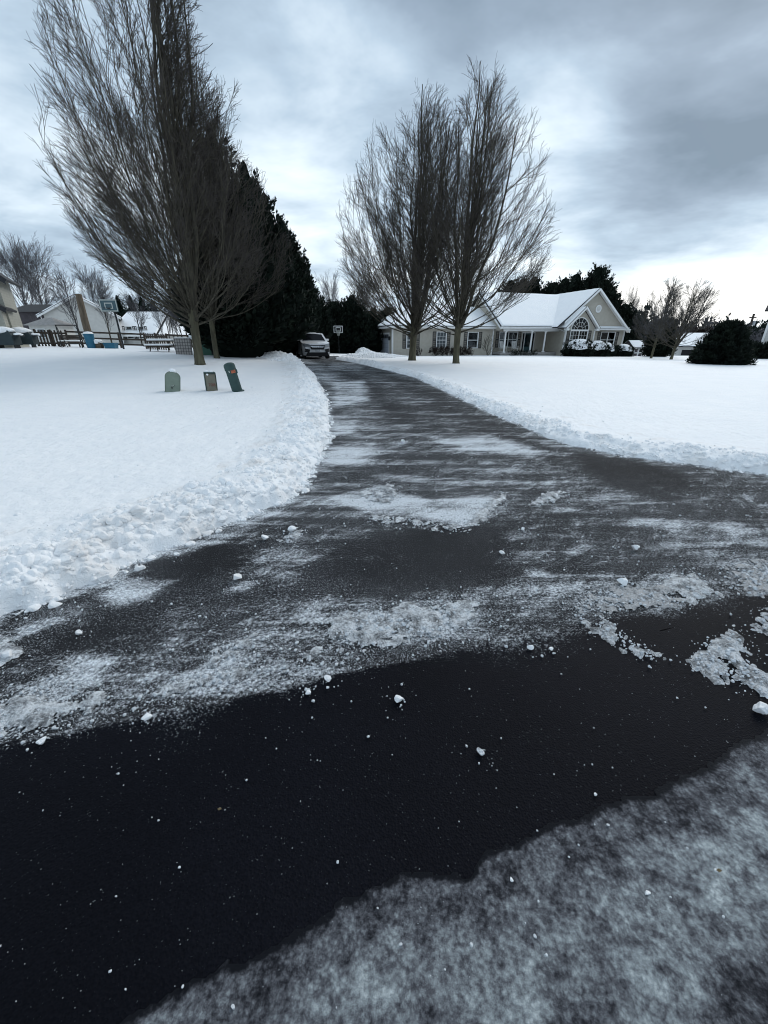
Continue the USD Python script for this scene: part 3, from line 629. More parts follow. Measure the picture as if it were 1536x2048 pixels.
def sprout(rng, P, R, per, trange, angle, length, K, up, out, r_ratio, r_end, noise, centre=(0, 0)):
    """Side shoots of every polyline of P (N,K,3): returns their polylines and radii."""
    N, K0, _ = P.shape
    t = rng.uniform(trange[0], trange[1], (N, per))
    t = (np.arange(per)[None] + rng.uniform(0, 1, (N, per))) / per * (trange[1] - trange[0]) + trange[0]
    t = trange[0] + (trange[1] - trange[0]) * np.clip((t - trange[0]) / (trange[1] - trange[0]), 0, 1) ** 0.72
    f = t * (K0 - 1); i = np.minimum(f.astype(int), K0 - 2); w = (f - i)[..., None]
    n = np.arange(N)[:, None]
    S = P[n, i] * (1 - w) + P[n, i + 1] * w
    T = unit(P[n, i + 1] - P[n, i])
    r0 = R[n, i] * (1 - w[..., 0]) + R[n, i + 1] * w[..., 0]
    S, T, r0, t = S.reshape(-1, 3), T.reshape(-1, 3), r0.ravel(), t.ravel()
    side = unit(np.cross(T, rng.normal(size=T.shape)))
    outward = S * [1, 1, 0] - np.array([centre[0], centre[1], 0]); outward = unit(outward)
    side = unit(side + 0.55 * outward + [0, 0, 0.25])
    a = rng.uniform(angle[0], angle[1], len(S))[:, None]
    d = unit(T * np.cos(a) + side * np.sin(a))
    L = rng.uniform(length[0], length[1], len(S)) * (1.05 - 0.45 * t)
    pts = [S]
    step = (L / (K - 1))[:, None]
    for k in range(K - 1):
        d = unit(d + np.array([0, 0, up]) + out * outward + rng.normal(0, noise, d.shape))
        pts.append(pts[-1] + d * step)
    Q = np.stack(pts, 1)
    ra = np.minimum(r0 * r_ratio, length[1] * 0.02 + 0.004)
    R2 = ra[:, None] + (r_end - ra)[:, None] * np.linspace(0, 1, K)[None]
    return Q, np.maximum(R2, r_end)

def inside(P, H, rad, rng, slack=0.07):
    h = P[:, -1, 2] / H
    r = np.linalg.norm(P[:, -1, :2], axis=1) / rad
    lim = np.interp(h, ENV_H, ENV_R)
    return (r < lim + slack * rng.uniform(-0.3, 1.0, len(P))) & (h < 1.02)

def pear(name, label, loc, H, rad, trunk_r, trunk_h, seed, nlimb=15, per=(18, 8, 7), group=None, wood='bark', twig='twig', rz=0.0, tw=1.0, lean=0.0, cat_='tree', trunk_mat='bark_moss'):
    rng = np.random.default_rng(seed)
    root = thing(name, label, cat_, loc, rz, group, ry=lean)
    # trunk with a flared foot
    zs = np.array([-0.25, 0.0, 0.12, 0.35, 0.8, trunk_h * 0.7, trunk_h, trunk_h + 0.5, trunk_h + 1.1])
    rr = trunk_r * np.array([1.5, 1.35, 1.16, 1.05, 1.0, 0.98, 1.06, 0.8, 0.45])
    tp = np.stack([0.03 * np.sin(zs * 1.3 + seed), 0.03 * np.cos(zs * 1.1), zs], 1)
    tm = tubes(tp[None], rr[None], 18)
    v = np.array(tm.vertices); an = np.arctan2(v[:, 1], v[:, 0])
    v[:, :2] *= (1 + 0.07 * np.sin(an * 3 + seed) + 0.05 * np.sin(an * 5 + v[:, 2] * 1.5 + seed))[:, None]
    tm = trimesh.Trimesh(v, tm.faces, process=False)
    part(root, 'trunk', tm, M[trunk_mat], smooth=True)
    K = 15
    L, LR = [], []
    for k in range(nlimb):
        q = (k + 0.5) / nlimb
        az = k * 2.399 + rng.uniform(-0.3, 0.3)
        inner = k % 8 in (0, 5)
        ze = H * (rng.uniform(0.80, 0.985) if inner else 0.25 + 0.67 * (1 - q) ** 1.1 + rng.uniform(-.03, .03))
        if k == 0: ze = H * 0.99
        re = rad * np.interp(ze / H, ENV_H, ENV_R) * (rng.uniform(0.15, 1.0) if inner else rng.uniform(0.9, 1.02))
        S = np.array([0.6 * trunk_r * math.cos(az), 0.6 * trunk_r * math.sin(az), trunk_h * rng.uniform(0.85, 1.2) + (0.25 if inner else -0.05) + 1.1 * (1 - q) * (not inner)])
        E = np.array([re * math.cos(az), re * math.sin(az), ze])
        if inner:
            C = S + (E - S) * [0.75, 0.75, 0.42]
        else:
            C = S + (E - S) * np.array([0.72, 0.72, 0.36 if ze > H * 0.45 else 0.28])
        t = np.linspace(0, 1, K)[:, None]
        p = (1 - t) ** 2 * S + 2 * t * (1 - t) * C + t * t * E
        amp = 0.035 * np.linalg.norm(E - S)
        ph = rng.uniform(0, 6.3, 6)
        for ax in range(3):
            p[:, ax] += amp * 0.5 * (np.sin(t[:, 0] * 9 + ph[ax]) * 0.5 + np.sin(t[:, 0] * 17 + ph[ax + 3]) * 0.35) * np.sin(t[:, 0] * PI) ** 0.7
        r0 = trunk_r * (rng.uniform(0.48, 0.66) if inner else rng.uniform(0.15, 0.26)) * (1.2 if k == 0 else 1)
        L.append(p); LR.append(r0 * (1 - 0.9 * np.linspace(0, 1, K) ** (1.1 if inner else 0.8)) * np.where(np.arange(K) == 0, 1.25, 1) + 0.004)
    L, LR = np.array(L), np.array(LR)
    for p, r in zip(L, LR):
        part(root, 'limb', tubes(p[None], r[None], 8), M[wood], smooth=True)
    s = rad / 4.5
    A, AR = sprout(rng, L, LR, per[0], (0.16, 0.98), (0.4, 0.95), (1.5 * s, 3.2 * s), 7, 0.075, 0.03, 0.5, 0.0085 * tw, 0.085)
    k = inside(A, H, rad, rng); A, AR = A[k], AR[k]
    B, BR = sprout(rng, A, AR, per[1], (0.12, 0.98), (0.4, 0.95), (0.6 * s, 1.4 * s), 4, 0.075, 0.03, 0.6, 0.0058 * tw, 0.10)
    k = inside(B, H, rad, rng); B, BR = B[k], BR[k]
    C_, CR = sprout(rng, B, BR, per[2], (0.12, 1.0), (0.45, 1.2), (0.16 * s, 0.5 * s), 2, 0.10, 0.03, 0.8, 0.0046 * tw, 0.22)
    k = inside(C_, H, rad, rng, 0.14); C_, CR = C_[k], CR[k]
    part(root, 'branches', cat(tubes(A, AR, 4), tubes(B, BR, 3)), M[wood], kind='stuff')
    part(root, 'twigs', tubes(C_, CR, 3), M[twig], kind='stuff')
    return root

def on(x, y, dz=0.0):
    return (x, y, zz(x, y) + dz)

pear('pear_tree', 'large bare tree rising past the top edge, thick trunk nearest the three utility boxes', on(-8.1, 18.5, 0.06), 14.4, 3.85, 0.175, 1.75, 11, 44, (15, 8, 6), 'bare pear trees by the driveway')
pear('pear_tree', 'bare tree with thinner trunk just behind and right of the nearest left tree', on(-9.1, 23.0, 0.06), 12.4, 4.4, 0.125, 1.7, 23, 44, (15, 8, 6), 'bare pear trees by the driveway')
pear('pear_tree', 'bare double-stemmed tree in front of the garage wing, left of its twin', on(1.83, 27.0, 0.06), 13.3, 4.6, 0.20, 1.5, 37, 44, (15, 8, 6), 'bare pear trees by the driveway')
pear('pear_tree', 'tall bare tree with straight mossy trunk, right one of the pair before the house', on(4.21, 24.5, 0.06), 13.0, 4.5, 0.17, 1.75, 41, 44, (15, 8, 6), 'bare pear trees by the driveway')
pear('bare_tree', 'small bare round tree leaning right, between the dark round shrub and the big bush', on(28.2, 44.5, 0.05), 7.6, 2.65, 0.10, 1.3, 51, 26, (11, 7, 5), 'small bare trees on the right lawn', twig='far_twig', tw=1.3, lean=0.03)
pear('bare_tree', 'small bare spreading tree with slanted trunk beside the big round bush', on(25.9, 38.0, 0.05), 6.6, 2.9, 0.10, 0.9, 52, 26, (11, 7, 5), 'small bare trees on the right lawn', twig='far_twig', tw=1.3, lean=0.08)
# ------------------------------------------------------------------ evergreens, shrubs, far trees
def plumes(rng, base, axis, length, width, blades):
    """Tufts of narrow blades around each axis: returns one mesh."""
    N = len(base)
    t = rng.uniform(0.05, 1.0, (N, blades))
    a = rng.uniform(0, 2 * PI, (N, blades))
    ref = unit(np.cross(axis, rng.normal(size=axis.shape))); bi = np.cross(axis, ref)
    rad = ref[:, None] * np.cos(a)[..., None] + bi[:, None] * np.sin(a)[..., None]
    o = base[:, None] + axis[:, None] * (t * length[:, None])[..., None] + rad * (0.12 * length[:, None] * (1 - t))[..., None]
    d = unit(axis[:, None] * 0.75 + rad * 0.75 + np.array([0, 0, 0.35]) + rng.normal(0, 0.18, rad.shape))
    L = (length[:, None] * rng.uniform(0.22, 0.5, (N, blades)) * (1.15 - 0.6 * t))[..., None]
    s = unit(np.cross(d, rng.normal(size=d.shape)))
    W = L * width
    p0 = o; p1 = o + d * L * 0.5 + s * W; p2 = o + d * L; p3 = o + d * L * 0.5 - s * W
    V = np.stack([p0, p1, p2, p3], 2).reshape(-1, 3)
    i = np.arange(N * blades)[:, None] * 4
    F = np.concatenate([i + [0, 1, 2], i + [0, 2, 3]])
    return trimesh.Trimesh(V, F, process=False)

def conifer(name, label, loc, H, rad, seed, n=420, blades=34, group=None, material='needles', profile=None, trunk=True, blade_w=0.2, taper=0.85, cat_='tree', core=0.72, up=0.75):
    rng = np.random.default_rng(seed)
    root = thing(name, label, cat_, loc, rng.uniform(0, 6.28), group)
    prof = profile or (lambda h: (1 - h) ** taper * (0.55 + 0.45 * smooth01(h / 0.12)) + 0.03)
    h = 1 - np.sqrt(rng.uniform(0, 1, n)) * 0.985 if profile is None else rng.uniform(0.0, 0.99, n)
    az = rng.uniform(0, 2 * PI, n)
    bump = 0.82 + 0.36 * meshkit.noise(np.stack([np.cos(az) * 1.7 + 9, np.sin(az) * 1.7 + 9, h * 6], -1), seed)
    r = rad * prof(h) * bump * rng.uniform(0.55, 0.85, n)
    base = np.stack([r * np.cos(az), r * np.sin(az), h * H * 0.94 + 0.02 * H], 1)
    axis = unit(np.stack([np.cos(az), np.sin(az), up + 0.9 * h + rng.uniform(-.2, .4, n)], 1) * [1, 1, 1])
    ln = rad * rng.uniform(0.35, 0.62, n) * (0.45 + 0.75 * prof(h)) + 0.1
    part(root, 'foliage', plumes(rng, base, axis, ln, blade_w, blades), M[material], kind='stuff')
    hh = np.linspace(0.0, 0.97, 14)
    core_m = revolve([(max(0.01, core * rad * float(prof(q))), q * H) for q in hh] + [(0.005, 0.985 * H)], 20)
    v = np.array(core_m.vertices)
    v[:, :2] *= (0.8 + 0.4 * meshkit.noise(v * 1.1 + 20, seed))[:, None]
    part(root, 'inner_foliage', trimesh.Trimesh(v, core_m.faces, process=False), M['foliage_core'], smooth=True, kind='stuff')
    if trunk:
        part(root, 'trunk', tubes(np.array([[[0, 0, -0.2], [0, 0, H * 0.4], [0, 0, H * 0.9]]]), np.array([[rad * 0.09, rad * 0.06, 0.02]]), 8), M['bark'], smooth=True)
    return root

rowlab = ['tallest dark evergreen behind the two left bare trees, nearest of the row', 'second dark evergreen of the row from the camera, left of the driveway', 'dark evergreen in the middle of the row left of the driveway', 'dark evergreen fourth in the row, above the blue bin', 'last dark evergreen of the row, left behind the parked white car']
for k, (x, y, h, r) in enumerate([(-8.9, 26.2, 11.5, 2.7), (-8.4, 29.8, 11.2, 2.6), (-8.2, 33.2, 10.7, 2.5), (-8.0, 36.8, 10.2, 2.5), (-7.8, 40.2, 9.4, 2.5)]):
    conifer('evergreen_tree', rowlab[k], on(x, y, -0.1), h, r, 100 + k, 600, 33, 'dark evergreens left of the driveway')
backlab = ['low dark evergreen closing the drive, right behind the parked white car', 'dark evergreen behind the drive, left of the small white basketball hoop', 'dark evergreen rising behind the small white basketball hoop', 'dark evergreen between the white basketball hoop and the garage', 'dark evergreen just behind the garage roof']
for k, (x, y, h, r) in enumerate([(-8.0, 47, 6.6, 2.3), (-5.6, 49, 5.6, 2.2), (-3.6, 50, 6.4, 2.3), (-1.6, 52, 5.0, 2.2), (0.6, 60, 6.0, 2.4)]):
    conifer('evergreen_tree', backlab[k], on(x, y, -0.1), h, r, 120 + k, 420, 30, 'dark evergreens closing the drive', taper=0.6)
hl = ['leftmost evergreen showing above the long snowy roof', 'second evergreen from the left above the snowy roof', 'evergreen with a pointed top above the middle of the snowy roof', 'short evergreen in the dip of the row above the snowy roof', 'evergreen above the snowy roof, left of the two tallest', 'tall evergreen behind the roof, just left of the tallest one', 'tallest evergreen behind the house, beside the gable peak', 'evergreen just right of the gable peak', 'evergreen right of the gable, stepping down to the right', 'lowest evergreen at the right end of the row behind the house']
for k, (x, h, r) in enumerate([(18.6, 10.6, 3.0), (20.7, 11.0, 3.0), (22.6, 11.4, 3.0), (24.9, 10.4, 3.1), (26.9, 11.1, 3.1), (28.9, 11.9, 3.1), (31.0, 12.5, 3.2), (32.9, 11.0, 3.1), (34.8, 9.5, 3.0), (36.2, 7.6, 2.7)]):
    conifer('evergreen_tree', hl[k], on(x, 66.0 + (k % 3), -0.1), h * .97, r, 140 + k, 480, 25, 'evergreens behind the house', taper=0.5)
fl = ['small far evergreen right of the lopped wooden pole', 'far pointed evergreen above the white house roof ridge', 'far evergreen above the backboard of the left hoop', 'far evergreen right of the left hoop backboard', 'far evergreen above the snowy garage roof end']
for k, (u, v) in enumerate([(205, 590), (232, 588), (258, 588), (280, 592), (303, 596)]):
    p = at(u, v, 72.0)
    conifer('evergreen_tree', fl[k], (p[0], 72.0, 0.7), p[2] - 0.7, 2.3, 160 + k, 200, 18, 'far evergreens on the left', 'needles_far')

dome_prof = lambda h: np.clip(1 - h, 0, 1) ** 0.62 * (0.9 + 0.1 * smooth01(h / 0.2))
round_prof = lambda h: np.sqrt(np.clip(1 - np.clip((h - 0.32) / 0.68, -0.62, 1) ** 2, 0, 1))
conifer('round_bush', 'big dark round evergreen bush at the right edge of the lawn', on(19.65, 24.6, -0.1), 2.25, 1.15, 171, 800, 34, None, 'needles', dome_prof, False, 0.16, cat_='bush', core=0.86, up=0.3)
conifer('round_bush', 'dark round shrub tree behind the small bare trees', on(33.6, 52.0, 0.0), 4.2, 1.3, 172, 420, 26, None, 'needles', round_prof, False, 0.2, cat_='bush', core=0.8, up=0.3)
conifer('round_bush', 'low broad dark shrub far behind the spreading bare tree', on(60.0, 86.0, -0.2), 4.2, 4.2, 173, 300, 24, None, 'brush', round_prof, False, 0.2, cat_='bush', core=0.8, up=0.3)

def snow_cap(cx, cy, cz, r, h, seed, cover=0.62, n=26):
    """A ragged cap of snow lying on the top of a bush."""
    prof = [(r * math.sin(t), h * math.cos(t)) for t in np.linspace(PI / 2 * cover, 0.02, 10)]
    m = revolve(prof + [(0.002, h)], n)
    v = np.array(m.vertices)
    q = meshkit.fbm(v * 4.0 + seed * 3, 3, seed)
    edge = np.clip((h * 0.75 - v[:, 2]) / (h * 0.75), 0, 1)
    v[:, 2] += 0.10 * (q - 0.4) + 0.05 - edge * 0.35 * np.abs(meshkit.noise(v * [5, 5, 0.1] + seed, 7) - 0.5) * 2 * h
    v[:, :2] *= (0.92 + 0.22 * q)[:, None]
    return place(trimesh.Trimesh(v, m.faces, process=False), (cx, cy, cz))

HX, HY, HA = 0.9, 47.0, math.radians(18)
HZ0 = -0.02
def house_xy(x, y):
    return HX + math.cos(HA) * x - math.sin(HA) * y, HY + math.sin(HA) * x + math.cos(HA) * y
bl = ['largest snow-capped round bush at the left corner of the front gable', 'snow-capped round bush second from the left under the arched window', 'small snow-capped bush in the middle of the front gable row', 'dark lower bush with little snow, fourth in the front gable row', 'snow-capped bush at the right end of the front gable row']
for k, (x, y, r, h) in enumerate([(20.7, -5.2, 1.28, 1.45), (23.3, -5.0, 1.12, 1.35), (25.0, -4.8, 0.85, 1.2), (26.6, -4.4, 0.85, 1.1), (27.7, -4.8, 0.9, 1.1)]):
    hx, hy = house_xy(x, y)
    root = conifer('snowy_bush', bl[k], on(hx, hy, -0.05), h, r, 180 + k, 240, 26, 'bushes below the front gable', 'needles', round_prof, False, 0.2, cat_='bush', core=0.86, up=0.3)
    if k == 3:
        part(root, 'snow_cap', cat(snow_cap(-0.3, -0.2, h * 0.55, r * 0.4, h * 0.42, 3, 0.5), snow_cap(0.3, 0.1, h * 0.6, r * 0.35, h * 0.38, 5, 0.5)), M['snow'], smooth=True)
    else:
        part(root, 'snow_cap', snow_cap(0, 0, h * 0.40, r * 1.2, h * 0.92, 20 + k, 0.8), M['snow'], smooth=True)

def hedge(name, label, x0, x1, y, h, d, seed, material, n):
    rng = np.random.default_rng(seed)
    cx, cy = house_xy((x0 + x1) / 2, y)
    root = thing(name, label, 'hedge', on(cx, cy), HA)
    L = x1 - x0
    b = np.stack([rng.uniform(-L / 2, L / 2, n), rng.uniform(-d / 2, d / 2, n), rng.uniform(0.0, 0.72, n) * h], 1)
    ax = unit(np.stack([rng.normal(0, .5, n), rng.normal(0, .5, n) - 0.2, np.full(n, 0.8)], 1))
    part(root, 'foliage', plumes(rng, b, ax, np.full(n, 0.42 * h) * rng.uniform(0.6, 1.1, n), 0.12, 22), M[material], kind='stuff')
    return root
hedge('hedge', 'low dark brown bare hedge along the garage wing between the two bare trees', 4.0, 9.2, -1.3, 1.05, 0.9, 191, 'brush', 420)
hedge('hedge', 'low dark evergreen planting in front of the porch chairs', 13.4, 17.0, -2.6, 0.72, 0.7, 192, 'needles', 260)

def bare_shrub(name, label, loc, h, spread, seed, stems=9, material='bark', tw=2.0, group=None, cat_='shrub'):
    rng = np.random.default_rng(seed)
    root = thing(name, label, cat_, loc, 0, group)
    t = np.linspace(0, 1, 8)[None, :, None]
    az = rng.uniform(0, 2 * PI, stems); e = np.stack([np.cos(az), np.sin(az), np.zeros(stems)], 1) * rng.uniform(0.2, 1.0, stems)[:, None] * spread
    E = e + np.array([0, 0, 1.0]) * (h * rng.uniform(0.7, 1.0, stems))[:, None]
    P = t * E[:, None] + e[:, None] * (0.25 * np.sin(t * PI)) - [0, 0, 0.1]
    P = P + rng.normal(0, 0.012 * h, P.shape)
    R = np.broadcast_to((0.012 * h) * (1 - 0.8 * t[..., 0]), P.shape[:2]).copy()
    part(root, 'stems', tubes(P, R, 5), M[material], smooth=True, kind='stuff')
    A, AR = sprout(rng, P, R, 9, (0.15, 0.98), (0.35, 0.9), (0.2 * h, 0.42 * h), 5, 0.12, 0.03, 0.6, 0.004 * tw, 0.15)
    B, BR = sprout(rng, A, AR, 5, (0.2, 1.0), (0.4, 1.0), (0.08 * h, 0.18 * h), 3, 0.1, 0.03, 0.7, 0.003 * tw, 0.2)
    part(root, 'twigs', cat(tubes(A, AR, 3), tubes(B, BR, 3)), M[material], kind='stuff')
    return root
hx, hy = house_xy(11.6, -1.0)
bare_shrub('bare_shrub', 'thin bare shrub against the wall right of the third garage wing window', on(hx, hy), 2.3, 0.7, 201, 5)
hx, hy = house_xy(2.6, -1.4)
bare_shrub('bare_shrub', 'low brown twiggy shrub by the wall left of the double-stemmed tree', on(hx, hy), 0.95, 0.6, 202, 14, 'brush')
bare_shrub('bare_shrub', 'bare multi-stemmed shrub under the evergreens left of the blue bin', on(-8.9, 28.3), 2.6, 1.3, 203, 14)
bare_shrub('bare_shrub', 'pale brown twiggy bush behind the parked white car', on(-6.4, 40.5), 3.6, 1.3, 204, 16, 'far_twig')

# far bare trees: two kinds, copied
def far_tree(name, label, loc, H, rad, seed, nl=7, per=(10, 6, 5), tw=4.0, group=None, central=True):
    rng = np.random.default_rng(seed)
    root = thing(name, label, 'tree', loc, 0, group)
    H = H * 0.78; rad = rad * 0.85
    t = np.linspace(0, 1, 10)
    tp = np.stack([0.012 * H * np.sin(t * 4 + seed), 0.012 * H * np.cos(t * 5), t * H - 0.1], 1)
    part(root, 'trunk', tubes(tp[None], (0.018 * H * (1 - 0.9 * t) + 0.01)[None], 7), M['bark'], smooth=True)
    A, AR = sprout(rng, tp[None], (0.018 * H * (1 - 0.9 * t))[None], nl * 5, (0.2, 0.98), (0.5, 1.0), (0.75 * rad, 1.35 * rad), 7, 0.13, 0.0, 0.5, 0.005 * tw, 0.1)
    B, BR = sprout(rng, A, AR, per[0], (0.15, 1.0), (0.4, 0.9), (0.22 * rad, 0.5 * rad), 4, 0.1, 0.0, 0.6, 0.0045 * tw, 0.15)
    C_, CR = sprout(rng, B, BR, per[1], (0.2, 1.0), (0.4, 1.0), (0.08 * rad, 0.22 * rad), 3, 0.1, 0.0, 0.8, 0.004 * tw, 0.2)
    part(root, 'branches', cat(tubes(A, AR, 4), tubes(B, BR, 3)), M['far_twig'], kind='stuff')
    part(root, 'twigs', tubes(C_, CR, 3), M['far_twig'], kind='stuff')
    return root
def far_at(u, v_top, Y):
    p = at(u, v_top, Y); g = zz(p[0], Y); return (p[0], Y, g), p[2] - g
l0, h0 = far_at(52, 505, 62)
ftA = far_tree('bare_tree', 'tall bare rounded tree right behind the tan house at the left edge', l0, h0, 6.5, 301, tw=2.6, group='bare trees at the far left')
l1, h1 = far_at(122, 542, 44)
ftB = far_tree('bare_tree', 'slim bare tree in front of the white house, left of the lopped pole', l1, h1, 3.4, 302, 5, (8, 5, 4), 2.0, 'bare trees at the far left')
for lab, u, v, Y, src, hh, sx in [('bare tree rising over the tan house roof at the left edge', 10, 490, 66, ftA, h0, 1.0), ('slim bare tree before the white house, between the lopped pole and the hoop', 193, 560, 43, ftB, h1, 0.9), ('bare tree right of the left hoop, before the snowy garage roof', 262, 590, 41, ftB, h1, 1.0),
                         ('pale bare tree far behind the white house gable', 172, 545, 80, ftA, h0, 0.9), ('far bare tree behind the row of small evergreens', 285, 560, 84, ftA, h0, 0.8), ('bare tree beyond the right end of the house', 1268, 590, 70, ftA, h0, 0.55), ('far bare tree left of the dark evergreen gap, above the parked car', 660, 565, 84, ftA, h0, 0.8), ('bare far tree in the gap behind the garage', 735, 560, 90, ftA, h0, 0.8)]:
    l, h = far_at(u, v, Y)
    copy_thing(src, lab, l, u * 0.7, (h / hh * sx,) * 2 + (h / hh,))
# thicket of thin saplings behind the plaid panel
rs = np.random.default_rng(8)
for k in range(9):
    u = 312 + k * 9 + rs.uniform(-3, 3)
    l, h = far_at(u, 588 + rs.uniform(-14, 14), 38 + rs.uniform(0, 5))
    copy_thing(ftB, 'thin bare sapling in the thicket behind the plaid panel and picnic table', l, k * 1.3, (h / h1 * 0.7,) * 2 + (h / h1,), group='saplings in the thicket behind the picnic table')
# woods on the far horizon
def woods(name, x0, x1, y, h0_, h1_, seed, n, material):
    rng = np.random.default_rng(seed)
    xs_ = rng.uniform(x0, x1, n); ys_ = y + rng.uniform(-4, 8, n)
    gz = Z(xs_, ys_)
    hh = rng.uniform(h0_, h1_, n) * (0.55 + 0.9 * meshkit.noise(np.stack([xs_ * 0.12, xs_ * 0, ys_ * 0], -1) + 40, seed))
    b = np.stack([xs_, ys_, gz + rng.uniform(0, 0.65, n) * hh], 1)
    ax = unit(np.stack([rng.normal(0, .4, n), rng.normal(0, .4, n), np.full(n, 0.8)], 1))
    p = structure(name, plumes(rng, b, ax, 0.5 * hh, 0.24, 10), M[material], kind='stuff')
    tag(stage.GetPrimAtPath(p), {'distant_wood': 'far dark wood along the horizon', 'distant_brush': 'far brown bare brush along the horizon'}[name], 'wood')
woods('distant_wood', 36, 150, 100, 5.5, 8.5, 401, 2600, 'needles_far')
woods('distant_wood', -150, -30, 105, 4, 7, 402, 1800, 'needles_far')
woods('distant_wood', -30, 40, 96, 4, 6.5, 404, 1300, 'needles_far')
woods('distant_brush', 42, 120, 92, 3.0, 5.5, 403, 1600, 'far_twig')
# ------------------------------------------------------------------ the ranch house
def circle_poly(cx, cz, r, n=24, a0=0, a1=2 * PI):
    a = np.linspace(a0, a1, n)
    return [(cx + r * math.cos(t), cz + r * math.sin(t)) for t in a]

def lap_siding(poly, exposure=0.16, lap=0.014):
    """Lapped boards filling a (x, z) outline; the front is at y = 0, boards lean out at their lower edge."""
    x0, z0, x1, z1 = poly.bounds
    ms = []
    z = z0
    while z < z1 - 1e-6:
        s = poly.intersection(sbox(x0 - 1, z, x1 + 1, min(z + exposure, z1)))
        if s.area > 1e-5:
            m = extr(s, 0.05)
            if m is not None:
                v = np.array(m.vertices)
                f = v[:, 1] < 0.01
                v[f, 1] -= lap * (1 - (v[f, 2] - z) / exposure)
                ms.append(trimesh.Trimesh(v, m.faces, process=False))
        z += exposure
    return cat(*ms)

FRONT, LEFT, RIGHT = 0.0, -PI / 2, PI / 2
def wall(root, poly, loc, rz, material='siding', holes=()):
    for h in holes:
        poly = poly.difference(h)
    m = place(lap_siding(poly), loc, rz)
    return part(root, 'wall', m, M[material])

def window(root, x0, x1, z0, z1, loc=(0, 0, 0), rz=0.0, sashes=1, curtain=0.9, muntins=(0, 0), shutters=True, shutter_w=0.4):
    """A double-hung window in a wall whose plane is y = 0 (front -y), with trim, panes, muntins, curtain and shutters."""
    t = 0.075
    frame = [bx(x0 - t, x1 + t, -0.045, 0.06, z1, z1 + t), bx(x0 - t, x1 + t, -0.06, 0.06, z0 - t, z0), bx(x0 - t, x0, -0.043, 0.06, z0, z1), bx(x1, x1 + t, -0.043, 0.06, z0, z1)]
    f = part(root, 'window', place(cat(*frame), loc, rz), M['trim'])
    w = (x1 - x0) / sashes
    for k in range(sashes):
        a, b = x0 + k * w, x0 + (k + 1) * w
        s = [bx(a, b, -0.015, 0.03, (z0 + z1) / 2 - 0.025, (z0 + z1) / 2 + 0.025), bx(a + 0.002, a + 0.04, -0.012, 0.03, z0, z1), bx(b - 0.04, b - 0.002, -0.012, 0.03, z0, z1)]
        if k:
            s.append(bx(a - 0.05, a + 0.05, -0.035, 0.035, z0, z1))
        nx, nz = muntins
        for i in range(1, nx):
            xx = a + w * i / nx; s.append(bx(xx - 0.012, xx + 0.012, 0.0, 0.02, z0, z1))
        for j in range(1, nz):
            q = z0 + (z1 - z0) * j / nz; s.append(bx(a, b, 0.002, 0.022, q - 0.012, q + 0.012))
        part(f, 'sash', place(cat(*s), loc, rz), M['trim'])
        part(f, 'pane', place(bx(a + 0.01, b - 0.01, 0.008, 0.014, z0, z1), loc, rz), M['glass'])
    part(f, 'interior', place(bx(x0, x1, 0.30, 0.32, z0, z1), loc, rz), M['dark'])
    if curtain:
        n = 24
        cx = np.linspace(x0 + 0.02, x1 - 0.02, n * 2)
        gap = curtain < 0.5
        strips = []
        for i in range(len(cx) - 1):
            mid = (cx[i] - x0) / (x1 - x0)
            if gap and abs(mid - 0.5) < 0.5 - curtain:
                continue
            o = 0.12 + 0.02 * math.sin(i * 1.3)
            strips.append(bx(cx[i], cx[i + 1], o, o + 0.012 + 0.004 * (i % 2), z0, z1))
        part(f, 'curtain', place(cat(*strips), loc, rz), M['curtain'])
    if shutters:
        for a in (x0 - t - shutter_w - 0.02, x1 + t + 0.02):
            sh = [bx(a, a + 0.05, -0.05, 0.0, z0 - t, z1 + t), bx(a + shutter_w - 0.05, a + shutter_w, -0.05, 0.0, z0 - t, z1 + t), bx(a + .05, a + shutter_w - .05, -0.048, 0.0, z0 - t, z0 - t + 0.07), bx(a + .05, a + shutter_w - .05, -0.048, 0.0, z1 + t - 0.07, z1 + t), bx(a + .05, a + shutter_w - .05, -0.048, 0.0, (z0 + z1) / 2 - .04, (z0 + z1) / 2 + .04)]
            z = z0 - t + 0.07
            while z < z1 + t - 0.09:
                sl = bx(-(shutter_w - 0.1) / 2, (shutter_w - 0.1) / 2, -0.022, 0.022, -0.005, 0.005)
                sh.append(place(sl, (a + shutter_w / 2, -0.025, z + 0.03), 0, 0.6)); z += 0.07
            part(root, 'shutter', place(cat(*sh), loc, rz), M['shutter'])
    return f

def slab(quad, thick, up=None):
    """A slab on a planar polygon (3-D corners, counter-clockwise seen from above), its top "thick" above, along the normal."""
    q = np.asarray(quad, float)
    n = np.cross(q[1] - q[0], q[2] - q[0]); n /= np.linalg.norm(n)
    if n[2] < 0: n = -n
    V = np.vstack([q, q + n * thick])
    return hull(V)

def roof(root, quad, snow=True, over=0.0, seed=0, snow_t=0.09):
    r = part(root, 'roof', slab(quad, 0.14), M['shingle'])
    if snow:
        q = np.asarray(quad, float)
        n = np.cross(q[1] - q[0], q[2] - q[0]); n /= np.linalg.norm(n); n = n if n[2] > 0 else -n
        c = q.mean(0)
        q2 = q + n * 0.142
        inset = q2 + (c - q2) / np.linalg.norm(c - q2, axis=1, keepdims=True) * 0.10
        top = inset + n * snow_t + (c - q2) / np.linalg.norm(c - q2, axis=1, keepdims=True) * 0.12
        part(r, 'snow', hull(np.vstack([q2 + (c - q2) / np.linalg.norm(c - q2, axis=1, keepdims=True) * 0.03, inset + n * snow_t * 0.6, top])), M['roof_snow'])
    return r

